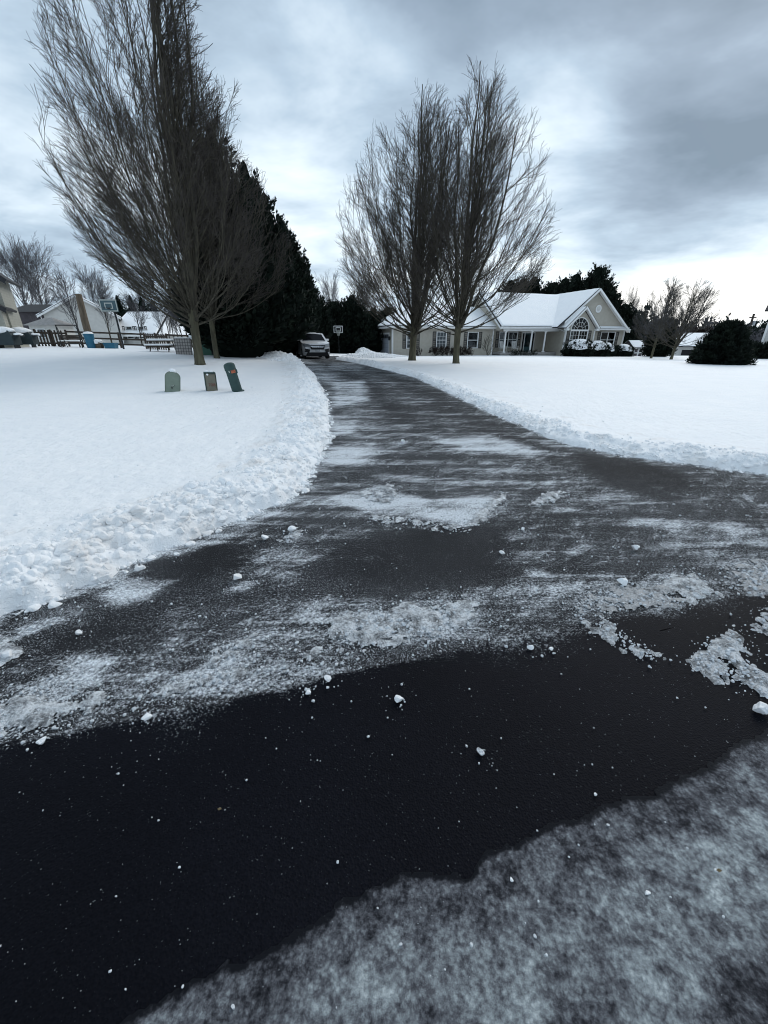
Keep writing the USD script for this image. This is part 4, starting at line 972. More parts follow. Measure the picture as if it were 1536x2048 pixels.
def rake(root, a, b, h=0.2, t=0.05, front=-0.02):
    """A sloping white board from a to b (3-D), hanging below the roof edge, facing -y."""
    a, b = np.array(a, float), np.array(b, float)
    V = [a, b, a - [0, 0, h], b - [0, 0, h]]
    V = np.vstack([np.array(V) + [0, front, 0], np.array(V) + [0, front + t, 0]])
    return part(root, 'rake_board', hull(V), M['trim'])

house = thing('ranch_house', 'long beige ranch house with snowy roof, front gables and a columned porch', 'house', (HX, HY, HZ0), HA)
E = 3.08                   # eave height
# walls of the garage wing
W1 = [(1.72, 2.72, 0.95, 2.55), (5.35, 6.5, 0.95, 2.55), (9.3, 10.6, 0.95, 2.55)]
holes = [sbox(a, c, b, d) for a, b, c, d in W1]
wall(house, sbox(0, 0.02, 12.6, E), (0, 0, 0), FRONT, 'siding', holes)
for k, (a, b, c, d) in enumerate(W1):
    window(house, a, b, c, d, sashes=1, curtain=[0.3, 0.9, 0.0][k], muntins=[(2, 4), (3, 4), (0, 0)][k], shutter_w=0.42)
gd = sbox(2.2, 0.0, 6.9, 2.35)     # along the left wall, from the back corner
wall(house, sbox(0, 0.02, 8.0, E), (0, 8.0, 0), LEFT, 'siding', [gd])
part(house, 'corner_board', rbx(-0.07, 0.1, -0.07, 0.1, 0.0, E, 0.01), M['trim'])
part(house, 'corner_board', rbx(12.52, 12.68, -0.06, 0.06, 0.0, E, 0.01), M['trim'])
part(house, 'wall', bx(0, 12.6, 7.95, 8.0, 0, E), M['siding'])
def sidew(m):              # from the left wall's own plane
    return place(m, (0, 8.0, 0), LEFT)
door = part(house, 'garage_door', sidew(cat(bx(2.03, 2.2, -0.05, 0.1, 0, 2.35), bx(6.9, 7.07, -0.05, 0.1, 0, 2.35), bx(2.03, 7.07, -0.052, 0.1, 2.35, 2.52))), M['trim'])
for j in range(5):
    z0, z1 = 0.02 + j * 0.46, 0.02 + (j + 1) * 0.46
    if j < 4:
        part(door, 'door_panel', sidew(cat(bx(2.2, 6.9, 0.05, 0.09, z0, z1 - 0.012), *[rbx(2.32 + i * 0.58, 2.32 + i * 0.58 + 0.46, 0.035, 0.06, z0 + 0.09, z1 - 0.1, 0.015) for i in range(8)])), M['garage_door'])
    else:
        part(door, 'door_panel', sidew(bx(2.2, 6.9, 0.05, 0.09, z0, z1)), M['garage_door'])
        for i in range(8):
            x0 = 2.30 + i * 0.58
            part(door, 'pane', sidew(extr(Polygon([(x0, z0 + 0.07), (x0 + 0.46, z0 + 0.07), (x0 + 0.46, z1 - 0.1)] + [(x0 + 0.23 + 0.23 * math.cos(t), z1 - 0.1 + 0.06 * math.sin(t)) for t in np.linspace(0, PI, 7)][1:]), 0.02).apply_translation([0, 0.033, 0])), M['dark'])
part(door, 'handle', sidew(bar((4.4, 0.02, 0.7), (4.7, 0.02, 0.7), 0.02)), M['metal_dark'])
for a in (1.65, 7.35):
    lf = part(house, 'wall_lantern', sidew(cat(hull([(a - .07, -0.2, 1.72), (a + .07, -0.2, 1.72), (a - .07, -0.06, 1.72), (a + .07, -0.06, 1.72), (a - .1, -0.23, 2.02), (a + .1, -0.23, 2.02), (a - .1, -.03, 2.02), (a + .1, -0.03, 2.02)]), hull([(a - .12, -0.25, 2.02), (a + .12, -0.25, 2.02), (a - .12, -.02, 2.02), (a + .12, -.02, 2.02), (a, -0.13, 2.16)]), bx(a - .05, a + .05, -0.04, 0.0, 1.8, 2.1))), M['metal_dark'])
# garage wing roof: hip at the left end
RZ, o = 5.35, 0.45
roof(house, [(-o, -o, E), (13.0, -o, E), (13.0, 4.0, RZ), (3.6, 4.0, RZ)])
roof(house, [(-o, 8.45, E), (-o, -o, E), (3.6, 4.0, RZ)])
roof(house, [(13.0, 8.45, E), (-o, 8.45, E), (3.6, 4.0, RZ), (13.0, 4.0, RZ)])
part(house, 'fascia', bx(-o - 0.02, 12.95, -o - 0.03, -o + 0.0, E - 0.16, E + 0.06), M['trim'])
part(house, 'soffit', bx(-o, 12.9, -o, 0.0, E - 0.02, E - 0.003), M['trim'])
part(house, 'fascia', bx(-o - 0.03, -o, -o, 8.4, E - 0.16, E + 0.06), M['trim'])
part(house, 'soffit', bx(-o, 0.0, 0.0, 8.4, E - 0.02, E - 0.003), M['trim'])
def gutter(a, b):
    a, b = np.array(a, float), np.array(b, float)
    d = unit(b - a); out = np.array([d[1], -d[0], 0])
    sec = [(0, 0.06), (0.12, 0.06), (0.12, 0.0), (0.08, -0.06), (0, -0.06)]
    V = [p + out * s + np.array([0, 0, z]) for p in (a, b) for s, z in sec]
    return part(house, 'gutter', hull(V), M['trim'])
gutter((-o, -o - 0.032, E - 0.02), (12.9, -o - 0.032, E - 0.02))
part(house, 'downpipe', cat(bar((-0.02, -0.13, E - 0.3), (-0.02, -0.13, 0.1), 0.04), bar((-0.02, -0.45, E - 0.1), (-0.02, -0.13, E - 0.3), 0.04)), M['trim'])
# main block: porch wall set back, big roof running along the front
MW = 0.9
W2 = [(14.1, 16.6, 1.0, 2.62)]
DOOR = (17.75, 18.75, 0.42, 2.55)
main = sbox(12.6, 0.02, 20.6, E)
wall(house, main, (0, MW, 0), FRONT, 'siding', [sbox(W2[0][0], W2[0][2], W2[0][1], W2[0][3]), sbox(DOOR[0] - .35, DOOR[2], DOOR[1] + .35, DOOR[3])])
window(house, *W2[0], loc=(0, MW, 0), sashes=2, curtain=0.0, muntins=(2, 2), shutter_w=0.42)
# gable end over the garage wing roof
wall(house, Polygon([(0, E - 0.3), (9.9, E - 0.3), (9.9, E), (4.7, 6.85), (0.0, E)]), (12.6, 8.3, 0), LEFT)
part(house, 'wall', bx(12.62, 12.7, 0.0, MW, 0.02, E), M['siding'])
fd = part(house, 'front_door', rbx(DOOR[0], DOOR[1], MW + 0.06, MW + 0.11, DOOR[2], DOOR[3], 0.01), M['door_teal'])
part(fd, 'door_frame', cat(bx(DOOR[0] - .1, DOOR[0], MW - 0.03, MW + 0.12, DOOR[2], DOOR[3]), bx(DOOR[1], DOOR[1] + .1, MW - 0.03, MW + 0.12, DOOR[2], DOOR[3]), bx(DOOR[0] - .45, DOOR[1] + .45, MW - 0.04, MW + 0.12, DOOR[3], DOOR[3] + .12), bx(DOOR[0] - .45, DOOR[0] - .36, MW - .03, MW + .12, DOOR[2], DOOR[3]), bx(DOOR[1] + .36, DOOR[1] + .45, MW - .03, MW + .12, DOOR[2], DOOR[3])), M['trim'])
part(fd, 'storm_pane', bx(DOOR[0] + .12, DOOR[1] - .12, MW + 0.03, MW + 0.05, 1.0, 2.4), M['glass'])
part(fd, 'sidelight', bx(DOOR[0] - .36, DOOR[0] - .1, MW + 0.02, MW + 0.06, DOOR[2], DOOR[3]), M['dark'])
part(fd, 'sidelight', bx(DOOR[1] + .1, DOOR[1] + .36, MW + 0.02, MW + 0.06, DOOR[2], DOOR[3]), M['dark'])
part(fd, 'handle', bar((DOOR[0] + .08, MW + .01, 1.42), (DOOR[0] + .08, MW + .01, 1.62), 0.018), M['steel'])
part(house, 'porch_floor', rbx(12.75, 20.55, -1.75, MW, 0.2, 0.42, 0.02), M['concrete'])
part(house, 'porch_ceiling', bx(12.75, 20.55, -1.7, MW, E - 0.14, E - 0.1), M['trim'])
part(house, 'porch_beam', bx(12.9, 20.55, -1.72, -1.5, E - 0.38, E - 0.12), M['trim'])
for x in (13.25, 16.82, 18.73):
    c = part(house, 'porch_column', revolve([(0.10, 0.42), (0.10, 0.62), (0.085, 0.64), (0.105, 1.2), (0.085, E - 0.6), (0.105, E - 0.56), (0.105, E - 0.38)], 14).apply_translation([x, -1.6, 0]), M['trim'], smooth=40)
    part(c, 'base', rbx(x - 0.14, x + 0.14, -1.74, -1.46, 0.42, 0.52, 0.015), M['trim'])
    part(c, 'capital', rbx(x - 0.14, x + 0.14, -1.74, -1.46, E - 0.46, E - 0.37, 0.015), M['trim'])
RM, RY = 7.0, 3.6          # main ridge height and line
roof(house, [(12.3, -1.95, E + 0.02), (24.8, -1.95, E + 0.02), (24.8, RY, RM), (12.3, RY, RM)], snow_t=0.12)
roof(house, [(24.8, 9.2, E + 0.02), (12.3, 9.2, E + 0.02), (12.3, RY, RM), (24.8, RY, RM)])
part(house, 'fascia', bx(12.3, 20.35, -2.0, -1.96, E - 0.16, E + 0.08), M['trim'])
gutter((12.35, -2.002, E), (20.3, -2.002, E))
part(house, 'rake_board', hull([(12.25, -1.95, E + .0), (12.25, RY, RM - .02), (12.25, -1.95, E - .2), (12.25, RY, RM - .24), (12.3, -1.95, E), (12.3, RY, RM - .02), (12.3, -1.95, E - .2), (12.3, RY, RM - .24)]), M['trim'])
part(house, 'rake_board', hull([(12.25, 9.2, E + .0), (12.25, RY, RM - .02), (12.25, 9.2, E - .2), (12.25, RY, RM - .24), (12.3, 9.2, E), (12.3, RY, RM - .02), (12.3, 9.2, E - .2), (12.3, RY, RM - .24)]), M['trim'])
# right wing with the big gable and the small gable before it
WY, BY = -2.5, -3.1
WX0, WX1, WC, WZ = 19.2, 29.7, 24.35, 7.15
W3 = (26.2, 28.35, 0.95, 2.62)
wall(house, Polygon([(20.6, 0.02), (WX1, 0.02), (WX1, E), (WC, WZ - 0.2), (20.6, E + 0.35)]), (0, WY, 0), FRONT, 'siding', [sbox(W3[0], W3[2], W3[1], W3[3])])
window(house, *W3, loc=(0, WY, 0), sashes=2, curtain=0.0, muntins=(0, 0), shutter_w=0.45)
wall(house, sbox(0, 0.02, 3.4, E), (20.6, MW, 0), LEFT)
wall(house, sbox(0, 0.02, 11.0, E), (WX1, WY, 0), RIGHT)
W4 = (21.05, 23.5, 0.95, 2.72)
bc, br = (W4[0] + W4[1]) / 2, (W4[1] - W4[0]) / 2
arch = Polygon(circle_poly(bc, W4[3] + 0.16, br, 24, 0, PI))
wall(house, Polygon([(20.35, 0.02), (24.5, 0.02), (24.5, E), (bc + .1, 5.0), (20.35, E)]), (0, BY, 0), FRONT, 'siding', [sbox(W4[0], W4[2], W4[1], W4[3]), arch])
wall(house, sbox(0, 0.02, 0.62, E), (20.35, WY + .02, 0), LEFT)
wall(house, sbox(0, 0.02, 0.62, E), (24.5, BY, 0), RIGHT)
window(house, *W4, loc=(0, BY, 0), sashes=2, curtain=0.9, muntins=(3, 4), shutter_w=0.45)
aw = part(house, 'arched_window', extr(Polygon(circle_poly(bc, W4[3] + .16, br + 0.09, 30, 0, PI)).difference(Polygon(circle_poly(bc, W4[3] + .17, br, 30, 0, PI))), 0.10).apply_translation([0, BY - 0.045, 0]), M['trim'])
part(aw, 'sill_bar', bx(W4[0] - .09, W4[1] + .09, BY - 0.043, BY + 0.05, W4[3] + .078, W4[3] + .16), M['trim'])
part(aw, 'pane', extr(arch, 0.01).apply_translation([0, BY + 0.02, 0]), M['glass'])
part(aw, 'interior', extr(arch, 0.02).apply_translation([0, BY + 0.2, 0]), M['dark'])
sp = []
for t in np.linspace(0, PI, 8)[1:-1]:
    sp.append(bar((bc + .3 * br * math.cos(t), BY + .0, W4[3] + .16 + .3 * br * math.sin(t)), (bc + br * math.cos(t), BY + .0, W4[3] + .16 + br * math.sin(t)), 0.018, 4))
for q in (0.3, 0.65):
    P_ = np.array([[(bc + q * br * math.cos(t), BY + 0.002, W4[3] + .16 + q * br * math.sin(t)) for t in np.linspace(0, PI, 16)]])
    sp.append(tubes(P_, np.full((1, 16), 0.018), 4))
part(aw, 'muntins', cat(*sp), M['trim'])
for x, y in ((20.35, BY), (24.5, BY), (WX1, WY)):
    part(house, 'corner_board', rbx(x - .085, x + .085, y - 0.05, y + 0.1, 0.0, E - 0.1, 0.01), M['trim'])
# big gable roof, running back into the main roof
oh = 0.45
bh = (WZ - E) / (WX1 - WC)
roof(house, [(WC, WY - oh, WZ), (WC, 9.0, WZ), (WX1 + oh, 9.0, E - oh * bh), (WX1 + oh, WY - oh, E - oh * bh)])
roof(house, [(WC, 9.0, WZ), (WC, WY - oh, WZ), (WX0, WY - oh, E - .05), (WX0, RY, E - .05)][:4])
rake(house, (WC, WY - oh, WZ + .1), (WX1 + oh, WY - oh, E - oh * bh + .1), 0.28)
rake(house, (WC, WY - oh, WZ + .1), (WX0 + .9, WY - oh, E + .62), 0.28)
part(house, 'soffit', hull([(WC, WY - oh, WZ - .1), (WC, WY, WZ - .1), (WX1 + oh, WY - oh, E - oh * bh - .1), (WX1 + oh, WY, E - oh * bh - .1), (WC, WY - oh, WZ - .13), (WX1 + oh, WY, E - oh * bh - .13)]), M['trim'])
# pent eave across the right half
pe = part(house, 'pent_roof', hull([(24.5, WY - .5, E - .12), (WX1 + .4, WY - .5, E - .12), (24.5, WY, E + .12), (WX1 + .4, WY, E + .12), (24.5, WY, E - .12), (WX1 + .4, WY, E - .12)]), M['trim'])
part(pe, 'snow', hull([(24.6, WY - .44, E - .02), (WX1 + .3, WY - .44, E - .02), (24.6, WY - .03, E + .18), (WX1 + .3, WY - .03, E + .18), (24.6, WY - .03, E + .25), (WX1 + .3, WY - .03, E + .25), (24.6, WY - .42, E + .05), (WX1 + .3, WY - .42, E + .05)]), M['roof_snow'])
gutter((24.7, WY - .502, E - .16), (WX1 + .35, WY - .502, E - .16))
part(house, 'downpipe', bar((WX1 - .02, WY - .12, E - .2), (WX1 - .02, WY - .12, 0.1), 0.04), M['trim'])
part(house, 'downpipe', cat(bar((20.3, BY - .1, E - .5), (20.3, BY - .1, 0.1), 0.04), bar((20.1, -2.1, E - .1), (20.3, BY - .1, E - .5), 0.04)), M['trim'])
# round vent in the gable
vx, vz = 25.0, 5.15
vent = part(house, 'gable_vent', extr(Polygon(circle_poly(vx, vz, 0.42)).difference(Polygon(circle_poly(vx, vz, 0.30))), 0.05).apply_translation([0, WY - 0.06, 0]), M['trim'])
part(vent, 'louvre', cat(*[bx(vx - math.sqrt(max(0.0, .09 - (q * .1) ** 2)), vx + math.sqrt(max(0.0, .09 - (q * .1) ** 2)), WY - .035, WY - .015, vz + q * .1 - .03, vz + q * .1 + .03) for q in (-2.5, -1.5, -.5, .5, 1.5, 2.5)]), M['trim'])
# small gable roof
SZ, sx0, sx1 = 5.2, 20.0, 24.85
sc = (sx0 + sx1) / 2
roof(house, [(sc, BY - .4, SZ), (sc, -0.2, SZ), (sx1, -0.2, E - .1), (sx1, BY - .4, E - .1)], snow_t=0.07)
roof(house, [(sc, -0.2, SZ), (sc, BY - .4, SZ), (sx0, BY - .4, E - .1), (sx0, -0.2, E - .1)], snow_t=0.07)
rake(house, (sc, BY - .4, SZ + .1), (sx1, BY - .4, E), 0.26)
rake(house, (sc, BY - .4, SZ + .1), (sx0, BY - .4, E), 0.26)
for a, b in ((sx0, sx0 + .45), (sx1 - .45, sx1)):
    part(house, 'eave_return', rbx(a, b, BY - .42, BY, E - .32, E - .08, 0.02), M['trim'])
part(house, 'soffit', hull([(sc, BY - .4, SZ - .1), (sc, BY, SZ - .1), (sx1, BY - .4, E - .2), (sx1, BY, E - .2), (sc, BY - .4, SZ - .13), (sx1, BY, E - .23)]), M['trim'])
part(house, 'soffit', hull([(sc, BY - .4, SZ - .1), (sc, BY, SZ - .1), (sx0, BY - .4, E - .2), (sx0, BY, E - .2), (sc, BY - .4, SZ - .13), (sx0, BY, E - .23)]), M['trim'])
part(house, 'foundation', cat(bx(-.02, 12.62, -.02, 0.03, -0.4, 0.02), bx(20.33, 24.52, BY - .02, BY + .03, -.5, .02), bx(24.5, WX1 + .02, WY - .02, WY + .03, -.5, .02), bx(12.7, 20.6, -1.7, -1.65, -.4, .2)), M['concrete'])

# porch furniture
def rocker(label, x, y, rz):
    hx, hy = house_xy(x, y)
    t = thing('rocking_chair', label, 'chair', (hx, hy, HZ0 + 0.425), HA + rz, 'rocking chairs on the porch')
    part(t, 'seat', rbx(-.27, .27, -.25, .25, .40, .44, .01), M['trim'])
    for q in np.linspace(-.21, .21, 6):
        part(t, 'back_slat', hull([(q - .028, .24, .45), (q + .028, .24, .45), (q - .028, .26, .45), (q + .028, .26, .45), (q - .028, .44, 1.1), (q + .028, .44, 1.1), (q - .028, .46, 1.1), (q + .028, .46, 1.1)]), M['trim'])
    part(t, 'head_rail', rbx(-.29, .29, .42, .47, 1.06, 1.2, .015), M['trim'])
    for s in (-.28, .28):
        part(t, 'arm', rbx(s - .045, s + .045, -.28, .32, .62, .65, .01), M['trim'])
        part(t, 'leg', bar((s, -.24, .08), (s, -.24, .63), .022), M['trim'])
        part(t, 'leg', bar((s, .22, .08), (s, .42, 1.12), .022), M['trim'])
        R_ = np.array([[(s, q, 0.03 + 0.16 * q * q) for q in np.linspace(-.45, .6, 9)]])
        part(t, 'rocker', tubes(R_, np.full((1, 9), .025), 6, True), M['trim'])
    return t
rocker('white rocking chair on the porch, left one behind the first column', 14.1, -0.2, 0.25)
rocker('white rocking chair on the porch, right one before the double window', 15.7, -0.2, -0.15)
M['slush_white'] = grained('crumb_snow', (0.36, 0.38, 0.40), (0.72, 0.75, 0.78), 3.0, 0.5, spec=0.3)
# ------------------------------------------------------------------ the parked car
def car(label, loc, rz):
    t = thing('parked_car', label, 'car', loc, rz)
    Lh, Wd = 2.45, 0.99
    prof = [(-2.40, 0.42), (-2.44, 0.62), (-2.40, 0.86), (-2.28, 1.04), (-1.75, 1.15), (-1.22, 1.21), (-0.52, 1.70), (-0.25, 1.76), (1.2, 1.79), (1.9, 1.75), (2.15, 1.62), (2.38, 1.15), (2.44, 0.8), (2.42, 0.45), (2.2, 0.30)]
    def archp(c, r): return [(c + r * math.cos(a), 0.36 + r * math.sin(a)) for a in np.linspace(-0.15, PI + 0.15, 14)]
    body = Polygon(prof + [(-2.2, 0.26)]).difference(Polygon(archp(-1.45, 0.43) + [(-1.9, 0.1), (-1.0, 0.1)])).difference(Polygon(archp(1.38, 0.43) + [(0.9, 0.1), (1.85, 0.1)])).buffer(0)
    m = trimesh.creation.extrude_polygon(body, 2 * Wd, engine='earcut')
    v = np.array(m.vertices); v = np.stack([v[:, 2] - Wd, v[:, 0], v[:, 1]], 1)        # profile axis -> y, up -> z, width -> x
    m = trimesh.Trimesh(v, m.faces, process=True)
    vv, ff = trimesh.remesh.subdivide_to_size(m.vertices, m.faces, 0.14)
    def shape(v):
        v = v.copy()
        tum = 1 - 0.20 * smooth01((v[:, 2] - 1.1) / 0.75)
        side = 1 - 0.05 * smooth01((0.6 - v[:, 2]) / 0.4)
        plan = 1 - 0.16 * smooth01((np.abs(v[:, 1]) - 1.75) / 0.75) ** 1.5
        v[:, 0] *= tum * side * plan
        v[:, 1] -= np.sign(v[:, 1]) * 0.14 * (v[:, 0] / Wd) ** 2 * smooth01((np.abs(v[:, 1]) - 1.5) / 0.7)
        v[:, 2] += -0.04 * (v[:, 0] / Wd) ** 2 * smooth01((v[:, 2] - 1.0) / 0.2)
        return v
    part(t, 'body', trimesh.Trimesh(shape(vv), ff, process=True), M['car_white'], smooth=38)
    def panel(pts, off, n=10):
        """A dark or bright panel lying on the body: (x, y, z) outline on the unshaped body."""
        p = shape(np.array(pts, float)); nrm = np.cross(p[1] - p[0], p[2] - p[0]); nrm /= np.linalg.norm(nrm)
        c = np.array([0, 0, 0.9]); nrm = nrm if nrm @ (p.mean(0) - c) > 0 else -nrm
        return hull(np.vstack([p + nrm * off, p - nrm * 0.04]))
    ws = [(-0.84, -1.15, 1.235), (0.84, -1.15, 1.235), (0.80, -0.58, 1.655), (-0.80, -0.58, 1.655), (0, -1.16, 1.24), (0, -0.56, 1.67)]
    part(t, 'windscreen', panel(ws, 0.035), M['car_glass'])
    part(t, 'snow_on_roof', place(trimesh.creation.icosphere(2, 0.5), (0.1, 0.3, 1.78)).apply_transform(np.diag([1, 1, 1, 1])).apply_translation([0, 0, -1.78]).apply_transform(np.diag([0.8, 1.3, 0.07, 1])).apply_translation([0, 0, 1.76]), M['snow'], smooth=True)
    for s in (-1, 1):
        g = [(s * 0.99, -0.85, 1.19), (s * 0.99, 0.05, 1.19), (s * 0.99, 0.05, 1.63), (s * 0.99, -0.35, 1.62)]
        part(t, 'side_window', panel(g, 0.012), M['car_glass'])
        g = [(s * 0.99, 0.13, 1.19), (s * 0.99, 1.05, 1.19), (s * 0.99, 1.02, 1.64), (s * 0.99, 0.13, 1.64)]
        part(t, 'side_window', panel(g, 0.012), M['car_glass'])
        g = [(s * 0.99, 1.13, 1.19), (s * 0.99, 2.0, 1.22), (s * 0.99, 1.8, 1.6), (s * 0.99, 1.12, 1.64)]
        part(t, 'side_window', panel(g, 0.012), M['car_glass'])
        hp = np.array([(s * 0.54, -2.49, 0.98), (s * 0.90, -2.20, 1.06), (s * 0.92, -2.17, 0.92), (s * 0.88, -2.30, 0.83), (s * 0.54, -2.50, 0.86)])
        part(t, 'headlight', hull(np.vstack([hp, hp + [0, 0.12, 0]])), M['lamp_glass'])
        fp = np.array([(s * 0.52, -2.49, 0.66), (s * 0.86, -2.33, 0.72), (s * 0.88, -2.30, 0.50), (s * 0.60, -2.46, 0.46)])
        part(t, 'fog_light', hull(np.vstack([fp, fp + [0, 0.14, 0]])), M['dark'])
        mm = hull([(s * a, b, c) for a in (0.93, 1.17) for b in (-0.78, -0.66) for c in (1.22, 1.36)] + [(s * 1.20, -0.72, 1.29), (s * 1.05, -0.82, 1.29)])
        part(t, 'mirror', cat(mm, bx(min(s * .85, s * .97), max(s * .85, s * .97), -.76, -.68, 1.2, 1.26)), M['car_white'], smooth=40)
        part(t, 'door_handle', bx(s * 0.97 - .02, s * 0.97 + .02, 0.0, 0.16, 1.03, 1.06), M['chrome'])
        part(t, 'roof_rail', bar((s * .70, -.2, 1.80), (s * .70, 1.7, 1.80), 0.02, 6), M['metal_dark'])
        for y in (-1.45, 1.38):
            w = revolve([(0.2, -0.11), (0.345, -0.12), (0.37, -0.09), (0.37, 0.09), (0.345, 0.12), (0.2, 0.11)], 28)
            w = place(w, (s * 0.86, y, 0.37), 0, 0, PI / 2)
            wt = part(t, 'wheel', w, M['tyre'], smooth=40)
            spokes = [place(bx(-0.03, 0.03, 0.03, 0.21, -0.012, 0.012), (0, 0, 0), a) for a in np.arange(5) / 5 * 2 * PI]
            rim = cat(revolve([(0.18, -0.02), (0.215, -0.03), (0.215, 0.03), (0.18, 0.02)], 24), *spokes, trimesh.creation.cylinder(0.06, 0.04, sections=12))
            part(wt, 'rim', place(rim, (s * 0.965, y, 0.37), 0, 0, PI / 2), M['steel'])
    gp = np.array([(-.56, -2.47, 0.95), (.56, -2.47, 0.95), (.44, -2.52, 0.66), (-.44, -2.52, 0.66)])
    gr_ = part(t, 'grille', hull(np.vstack([gp, gp + [0, .15, 0]])), M['dark'])
    part(gr_, 'chrome_bar', cat(hull(np.array([(-.52, -2.50, .895), (.52, -2.50, .895), (.46, -2.52, .83), (-.46, -2.52, .83), (-.5, -2.4, .88), (.5, -2.4, .88)])), bx(-.40, .40, -2.52, -2.46, .755, .775)), M['chrome'])
    # a plain emblem, as the car carries one in the middle of its grille
    part(gr_, 'emblem', cat(bx(-.075, -.05, -2.54, -2.5, .80, .895), bx(.05, .075, -2.54, -2.5, .80, .895), bx(-.06, .06, -2.54, -2.5, .84, .86)), M['chrome'])
    part(t, 'lower_intake', hull(np.array([(-.72, -2.47, .47), (.72, -2.47, .47), (.85, -2.38, .2), (-.85, -2.38, .2), (-.7, -2.1, .47), (.7, -2.1, .2)])), M['dark'])
    part(t, 'licence_plate', rbx(-.16, .16, -2.50, -2.44, .53, .66, .01), M['steel'])
    part(t, 'underbody', bx(-.8, .8, -2.0, 2.1, .22, .5), M['dark'])
    part(t, 'wiper', bar((-.5, -1.17, 1.26), (.1, -1.08, 1.31), .012, 5), M['metal_dark'])
    return t
car('white parked car facing the camera at the end of the driveway', on(-5.5, 32.4, 0.0), math.radians(19))

# ------------------------------------------------------------------ three utility boxes in the snow
def blob_snow(r, h, seed, n=3):
    m = trimesh.creation.icosphere(3, 1.0)
    v = np.array(m.vertices)
    v *= (0.75 + 0.5 * meshkit.fbm(v * 1.6 + seed, n, seed))[:, None]
    v *= [r, r * 0.8, h]
    return trimesh.Trimesh(v, m.faces, process=False)

p = at(346, 791, 12.3)
t = thing('utility_box', 'grey-green domed utility box in the snow, leftmost of the three', 'utility box', (p[0], p[1], zz(p[0], p[1]) - 0.02), 0.44, 'utility boxes in the snow', ry=math.radians(10.5))
arch_o = [(-.195, -.15), (.195, -.15), (.195, .50)] + [(.195 * math.cos(a), .50 + .15 * math.sin(a)) for a in np.linspace(0, PI, 14)] + [(-.195, .50)]
ao = Polygon(arch_o).buffer(0)
part(t, 'housing', extr(ao, .26).apply_translation([0, -.10, 0]), M['ped_green'], smooth=35)
part(t, 'cover', cat(extr(ao.buffer(-.012), .03).apply_translation([0, -.135, 0]), extr(ao.buffer(.012).difference(ao.buffer(-.015)), .05).apply_translation([0, .02, 0])), M['ped_green'], smooth=35)
part(t, 'base', rbx(-.22, .2, -.12, .18, -.15, .07, .02), M['ped_green'])
part(t, 'lock', trimesh.creation.cylinder(.022, .02, sections=12, transform=trimesh.transformations.rotation_matrix(PI / 2, [1, 0, 0])).apply_translation([-.015, -.142, .20]), M['ink'])
part(t, 'lettering', place(meshkit.text_mesh('( ?', 0.055, 0.004), (-.035, -.137, .23), 0, PI / 2), M['ink'])
part(t, 'print', cat(bx(-.03, -.008, -.14, -.13, .25, .275), bx(.015, .03, -.14, -.13, .26, .29)), M['ivory'])
part(t, 'snow_cap', blob_snow(.085, .075, 4).apply_translation([0.0, .02, .67]), M['snow'], smooth=True)

p = at(425, 789, 12.5)
t = thing('utility_box', 'olive square-topped utility box with red numbers, middle of the three', 'utility box', (p[0], p[1], zz(p[0], p[1]) - 0.02), 0.46, 'utility boxes in the snow', ry=math.radians(1.5))
part(t, 'housing', rbx(-.15, .15, -.10, .16, -.15, .61, .02), M['ped_olive'])
part(t, 'cover', rbx(-.137, .137, -.125, -.09, .02, .575, .012), M['ped_olive'])
part(t, 'cap', rbx(-.162, .162, -.118, .172, .595, .635, .015), M['ped_dark'])
part(t, 'side_flange', cat(rbx(-.163, -.148, -.113, .16, -.05, .61, .004), rbx(.148, .163, -.113, .16, -.05, .61, .004)), M['ped_dark'])
part(t, 'lettering', place(meshkit.text_mesh('728', 0.075, 0.004, True), (-.085, -.127, .24), 0, PI / 2), M['red_ink'])
part(t, 'snow_cap', cat(blob_snow(.07, .05, 8).apply_translation([-.07, .02, .64]), blob_snow(.06, .04, 9).apply_translation([.05, .0, .64]), blob_snow(.03, .025, 11).apply_translation([-.075, -.125, .57])), M['snow'], smooth=True)

p = at(477, 788, 12.4)
t = thing('utility_box', 'dark green round-topped utility post leaning left with orange sticker', 'utility box', (p[0], p[1], zz(p[0], p[1]) - 0.02), 0.4, 'utility boxes in the snow', ry=math.radians(-10))
so = Polygon([(.15 * math.cos(a), .125 * math.sin(a)) for a in np.linspace(0, 2 * PI, 28)]).buffer(0)
col = trimesh.creation.extrude_polygon(so, .86, engine='earcut')
part(t, 'column', col, M['ped_dark'], smooth=40)
dome_ = revolve([(.162, .72), (.162, .84), (.15, .885), (.11, .915), (.05, .93), (.002, .935)], 24)
dv = np.array(dome_.vertices); dv[:, 1] *= .84
part(t, 'cap', trimesh.Trimesh(dv, dome_.faces, process=False), M['ped_dark'], smooth=35)
bz = revolve([(.2, -.15), (.2, .09), (.185, .115), (.155, .125)], 24); bv = np.array(bz.vertices); bv[:, 1] *= .85
part(t, 'base_collar', trimesh.Trimesh(bv, bz.faces, process=False), M['ped_dark'], smooth=35)
part(t, 'latch', rbx(.13, .175, -.05, .03, .60, .72, .01), M['ped_dark'])
st = []
for i in range(6):
    a0, a1 = -PI / 2 - .05 + i * .15, -PI / 2 - .05 + (i + 1) * .15
    q = [(.152 * math.cos(a), .127 * math.sin(a)) for a in (a0, a1)] + [(.156 * math.cos(a), .131 * math.sin(a)) for a in (a0, a1)]
    st.append(hull([(x, y, z) for x, y in q for z in (.635, .775)]))
part(t, 'sticker', cat(*st), M['orange'])
